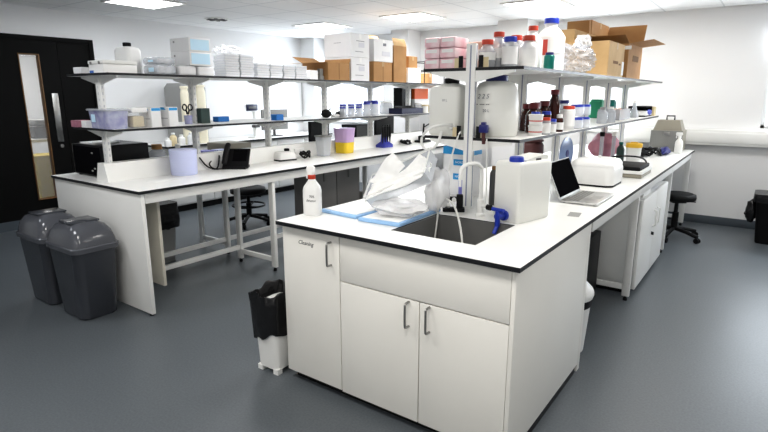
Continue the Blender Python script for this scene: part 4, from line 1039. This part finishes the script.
for (x, y, n_), s in zip(stacks, nm):
    for i in range(n_):
        lb = 'clear plastic plate, %s from below in the %s' % (ordn[i], s) if i else 'clear plastic plate at the bottom of the %s' % s
        if first: p0.location = (x,y,V); p0['label'] = lb; first = False
        else: dup(p0, (x + .002*((i*7)%3-1), y + .003*((i*5)%3-1), V+i*.0205), lb)
b = B(); b.blob((0,0,.035),(.10,.12,.035),3,.4,3,4,True)
tag(link('plastic_bag', b, 'filmwhite', loc=(-3.85,3.05,V+.186), ang=25), 'crumpled clear bag on top of the tall plate stacks', 'bag')
# cartons
pm = (('y',0,.15,.10,.004,'inkgrey'),('x',.0,.17,.14,.006,'inkgrey'),('x',.02,.13,.10,.05,'markgrey'),('x',-.02,.06,.14,.005,'inkgrey'))
carton('carton_box', 'lower white carton of the tall white pair on the top shelf', (-3.91,4.72,V), .38,.32,.245,'carton', marks=pm, group='pair of large white cartons')
carton('carton_box', 'upper white carton of the tall white pair on the top shelf', (-3.91,4.72,V+.247), .38,.32,.245,'carton', marks=pm, group='pair of large white cartons')
carton('cardboard_box', 'open brown box with pale flaps in front of the white cartons', (-3.90,4.36,V), .36,.34,.175,'brown', open_=(('-y',R(-4),.20),('-x',R(25),.16),('+y',R(70),.05)), marks=(('x',0,.09,.006,.16,'browndk'),))
carton('small_box', 'small white box under the brown flap on the top shelf', (-3.86,4.02,V), .20,.12,.09,'carton',0,False)
t = thing('clamp', 'black clamp beside the small white box on the top shelf', 'clamp', (-3.78,4.13,V)); b = B(); b.box(-.03,.03,-.03,.03,0,.04,.005); b.box(-.02,.02,-.02,.03,.04,.11,.004); link('body', b, 'greymid', t)
b = B(); b.cyl((.0,-.03,.07),(.0,-.06,.05),.008,8); link('screw', b, 'steel', t)
carton('cardboard_box', 'brown box under the white printed carton on the top shelf', (-3.89,5.14,V), .34,.36,.22,'brown', marks=(('x',0,.11,.006,.2,'browndk'),))
carton('carton_box', 'white printed carton standing on the brown box', (-3.88,5.15,V+.2215), .32,.37,.245,'carton', marks=(('x',.02,.19,.06,.03,'inkgrey'),('x',.05,.09,.16,.05,'markgrey')), group=None)
carton('cardboard_box', 'brown box standing behind the white printed carton', (-4.18,5.12,V), .20,.36,.46,'brown')
carton('cardboard_box', 'tall brown box with pale raised flap on the top shelf', (-3.89,5.49,V), .34,.27,.42,'brown', open_=(('-x',R(55),.18),('+x',R(110),.09)), flapm='brownlt')
carton('carton_box', 'low white printed carton right of the tall brown box', (-3.89,5.83,V), .32,.30,.18,'carton', marks=(('x',.02,.10,.16,.06,'markgrey'),))
carton('cardboard_box', 'small brown box on top of the low white carton', (-3.86,5.84,V+.1815), .2,.20,.14,'brown')
carton('cardboard_box', 'small brown box in the black wire rack, nearer one', (-3.84,6.28,V), .14,.10,.13,'brown')
carton('carton_box', 'small white box in the black wire rack, farther one', (-3.84,6.46,V), .14,.14,.11,'carton')
t = thing('wire_rack', 'black wire rack at the far end of the top left shelf', 'rack', (-3.86,6.36,V))
for x in (-.11,.11):
    for y in (-.26,.26):
        b = B(); b.cyl((x,y,0),(x,y,.28),.006,8); link('post', b, 'black', t)
for z in (.16,.27):
    b = B()
    for x in (-.11,.11): b.cyl((x,-.26,z),(x,.26,z),.005,8)
    for y in (-.26,.26): b.cyl((-.11,y,z),(.11,y,z),.005,8)
    link('wire_frame', b, 'black', t)

# ------------------------------------------------------------------ left-wall counter and wall
t = thing('safety_cabinet', 'grey rounded lab machine on the left wall counter', 'machine', (-6.64,4.50,.885))
b = B(); b.sqprof([(.22,.20,.05,0),(.22,.20,.05,.74),(.19,.17,.05,.80)]); link('body', b, 'grey', t)
b = B(); b.box(.22,.224,-.16,.16,.48,.72,.002); link('hood_window', b, 'greymid', t)
b = B(); b.tube([(.226,-.15,.50),(.23,-.05,.64),(.23,.14,.68)], .012, 8, 3); link('cable', b, 'rubber', t)
bottle('storage_jar', 'tall cream canister in front of the grey machine', 'canister', (-6.32,4.27,.885), .055, .74, 'creamy', 'creamy', .03, .8, .9)
bottle('storage_jar', 'tall cream canister right of the grey machine', 'canister', (-6.33,4.52,.885), .065, .76, 'creamy', 'creamy', .03, .8, .9)
for i, (y, h, mm) in enumerate(((3.92,.10,'polylt'),(4.00,.16,'beige'),(4.12,.13,'polylt'),(4.26,.15,'carton'))):
    bottle('reagent_bottle', ('white squat bottle','beige bottle','white bottle','white wide bottle')[i]+' on the edge of the left wall counter', 'bottle', (-6.24,y,.885), .045, h, mm, 'white')
t = thing('whiteboard', 'white board hanging on the left wall beyond the shelves', 'whiteboard', (XL+.012,6.65,1.45))
b = B(); b.box(-.01,.01,-.42,.42,-.40,.34,.004); link('panel', b, 'paper', t)
b = B()
for q in ((-.43,-.42,-.41,.35),(.42,.43,-.41,.35)): b.box(-.012,.016,q[0],q[1],q[2],q[3])
b.box(-.012,.016,-.42,.42,.34,.35); b.box(-.012,.016,-.42,.42,-.41,-.40); link('frame', b, 'alu', t)
t = thing('wall_socket', 'dark wall socket panel left of the whiteboard', 'socket', (XL+.012,5.92,1.33)); b = B(); b.box(-.012,.014,-.11,.11,-.05,.05,.004); link('plate', b, 'navyblk', t)
b = B(); b.box(.014,.018,-.08,.08,-.02,.02,.002); link('rail', b, 'greydk', t)
t = thing('monitor', 'grey computer monitor on the left wall counter', 'monitor', (-6.5,6.0,.885), R(-10)); b = B(); b.box(-.02,.02,-.24,.24,.10,.42,.006); link('screen', b, 'greymid', t)
b = B(); b.box(-.07,.07,-.1,.1,0,.012,.003); b.box(-.03,-.015,-.02,.02,.01,.12); link('stand', b, 'greydk', t)
t = thing('instrument_stand', 'white slim lab stand with dark clamp on the left wall counter', 'stand', (-6.42,5.52,.885)); b = B(); b.box(-.08,.08,-.08,.08,0,.02,.003); b.cyl((0,0,.02),(0,0,.40),.03,12); link('column', b, 'white', t)
b = B(); b.box(-.02,.06,-.05,.05,.16,.20,.004); link('clamp', b, 'greydk', t)
t = thing('vertical_blind', 'pale vertical blind slats over the window at the back left', 'blind', (-5.8,YB-.06,1.1))
b = B(); b.box(-.45,.45,-.02,.02,.96,1.0,.003); link('head_rail', b, 'white', t)
for k in range(9):
    b = B(); x = -.42+k*.095; b.box(-.04,.04,-.001,.001,.0,.96); link('slat', b, 'blindgrey' if k % 2 else 'blind', t, loc=(x,0,0), rot=(0,0,R(40)))
t = thing('roller_blind', 'white roller blind half lowered over the right window', 'blind', (.8,YB-.04,2.3)); b = B(); b.cyl((-.9,0,0),(.9,0,0),.028,14); link('roller', b, 'white', t)
b = B(); b.box(-.88,.88,-.028,-.026,-.32,0); link('fabric', b, 'blind', t)


# ------------------------------------------------------------------ lights
def area(x, y, z, sx, sy, w, col=(1,1,1), rot=(0,0,0), name='lamp'):
    l = bpy.data.lights.new(name, 'AREA'); l.shape = 'RECTANGLE'; l.size = sx; l.size_y = sy; l.energy = w; l.color = col
    o = bpy.data.objects.new(name, l); C.objects.link(o); o.location = (x,y,z); o.rotation_euler = rot
    return o
def tone(x): return (.90,.95,1) if x < -4.5 else ((.97,.98,1) if x < -3 else (1,.97,.925))
for (x, y) in ((-5.62,3.4),(-5.42,6.0),(-3.87,6.0),(-2.25,6.0)): area(x, y, ZC-.03, .56, .56, 34 if x < -5 else 40, tone(x))
for (x, y, w) in ((-.7,6.0,27),(.9,6.0,20),(-3.87,3.4,34),(-2.25,3.4,36),(-.7,3.4,36),(.9,3.4,24),(-5.4,.8,10),(-3.87,.8,26),(-2.25,.8,34),(-.7,.8,34),(.9,.8,34),(-2.25,-1.4,30),(-.7,-1.4,32),(.9,-1.4,32)): area(x, y, ZC-.03, .56, .56, w, tone(x))
area(XL-1.6, 3.2, ZC-.05, 1.0, 1.0, 70, (1,.98,.95))  # unseen lamp added to brighten the room behind the door glass
for (a, c, z0, z1) in WIN: area((a+c)/2, YB+.16, (z0+z1)/2, c-a, z1-z0, 95*(c-a), (.86,.93,1), (-PI/2,0,0), 'daylight')
w = bpy.data.worlds.new('World'); bpy.context.scene.world = w; w.use_nodes = True
w.node_tree.nodes['Background'].inputs[0].default_value = (.93,.97,1,1); w.node_tree.nodes['Background'].inputs[1].default_value = 2.2

# ------------------------------------------------------------------ camera
cam = bpy.data.cameras.new('Camera'); cam.sensor_width = 36; cam.lens = 36*530/768; cam.clip_start = .05
co = bpy.data.objects.new('Camera', cam); C.objects.link(co); co.location = (0,0,1.53)
co.rotation_euler = (PI/2 - math.atan(121/530), 0, R(35.8))
bpy.context.scene.camera = co
vs = bpy.context.scene.view_settings
vs.view_transform = 'Standard'; vs.look = 'None'; vs.exposure = -0.76; vs.gamma = 0.86
bpy.context.scene.cycles.use_denoising = True
bpy.context.scene.cycles.max_bounces = 8
bpy.context.scene.cycles.transparent_max_bounces = 24
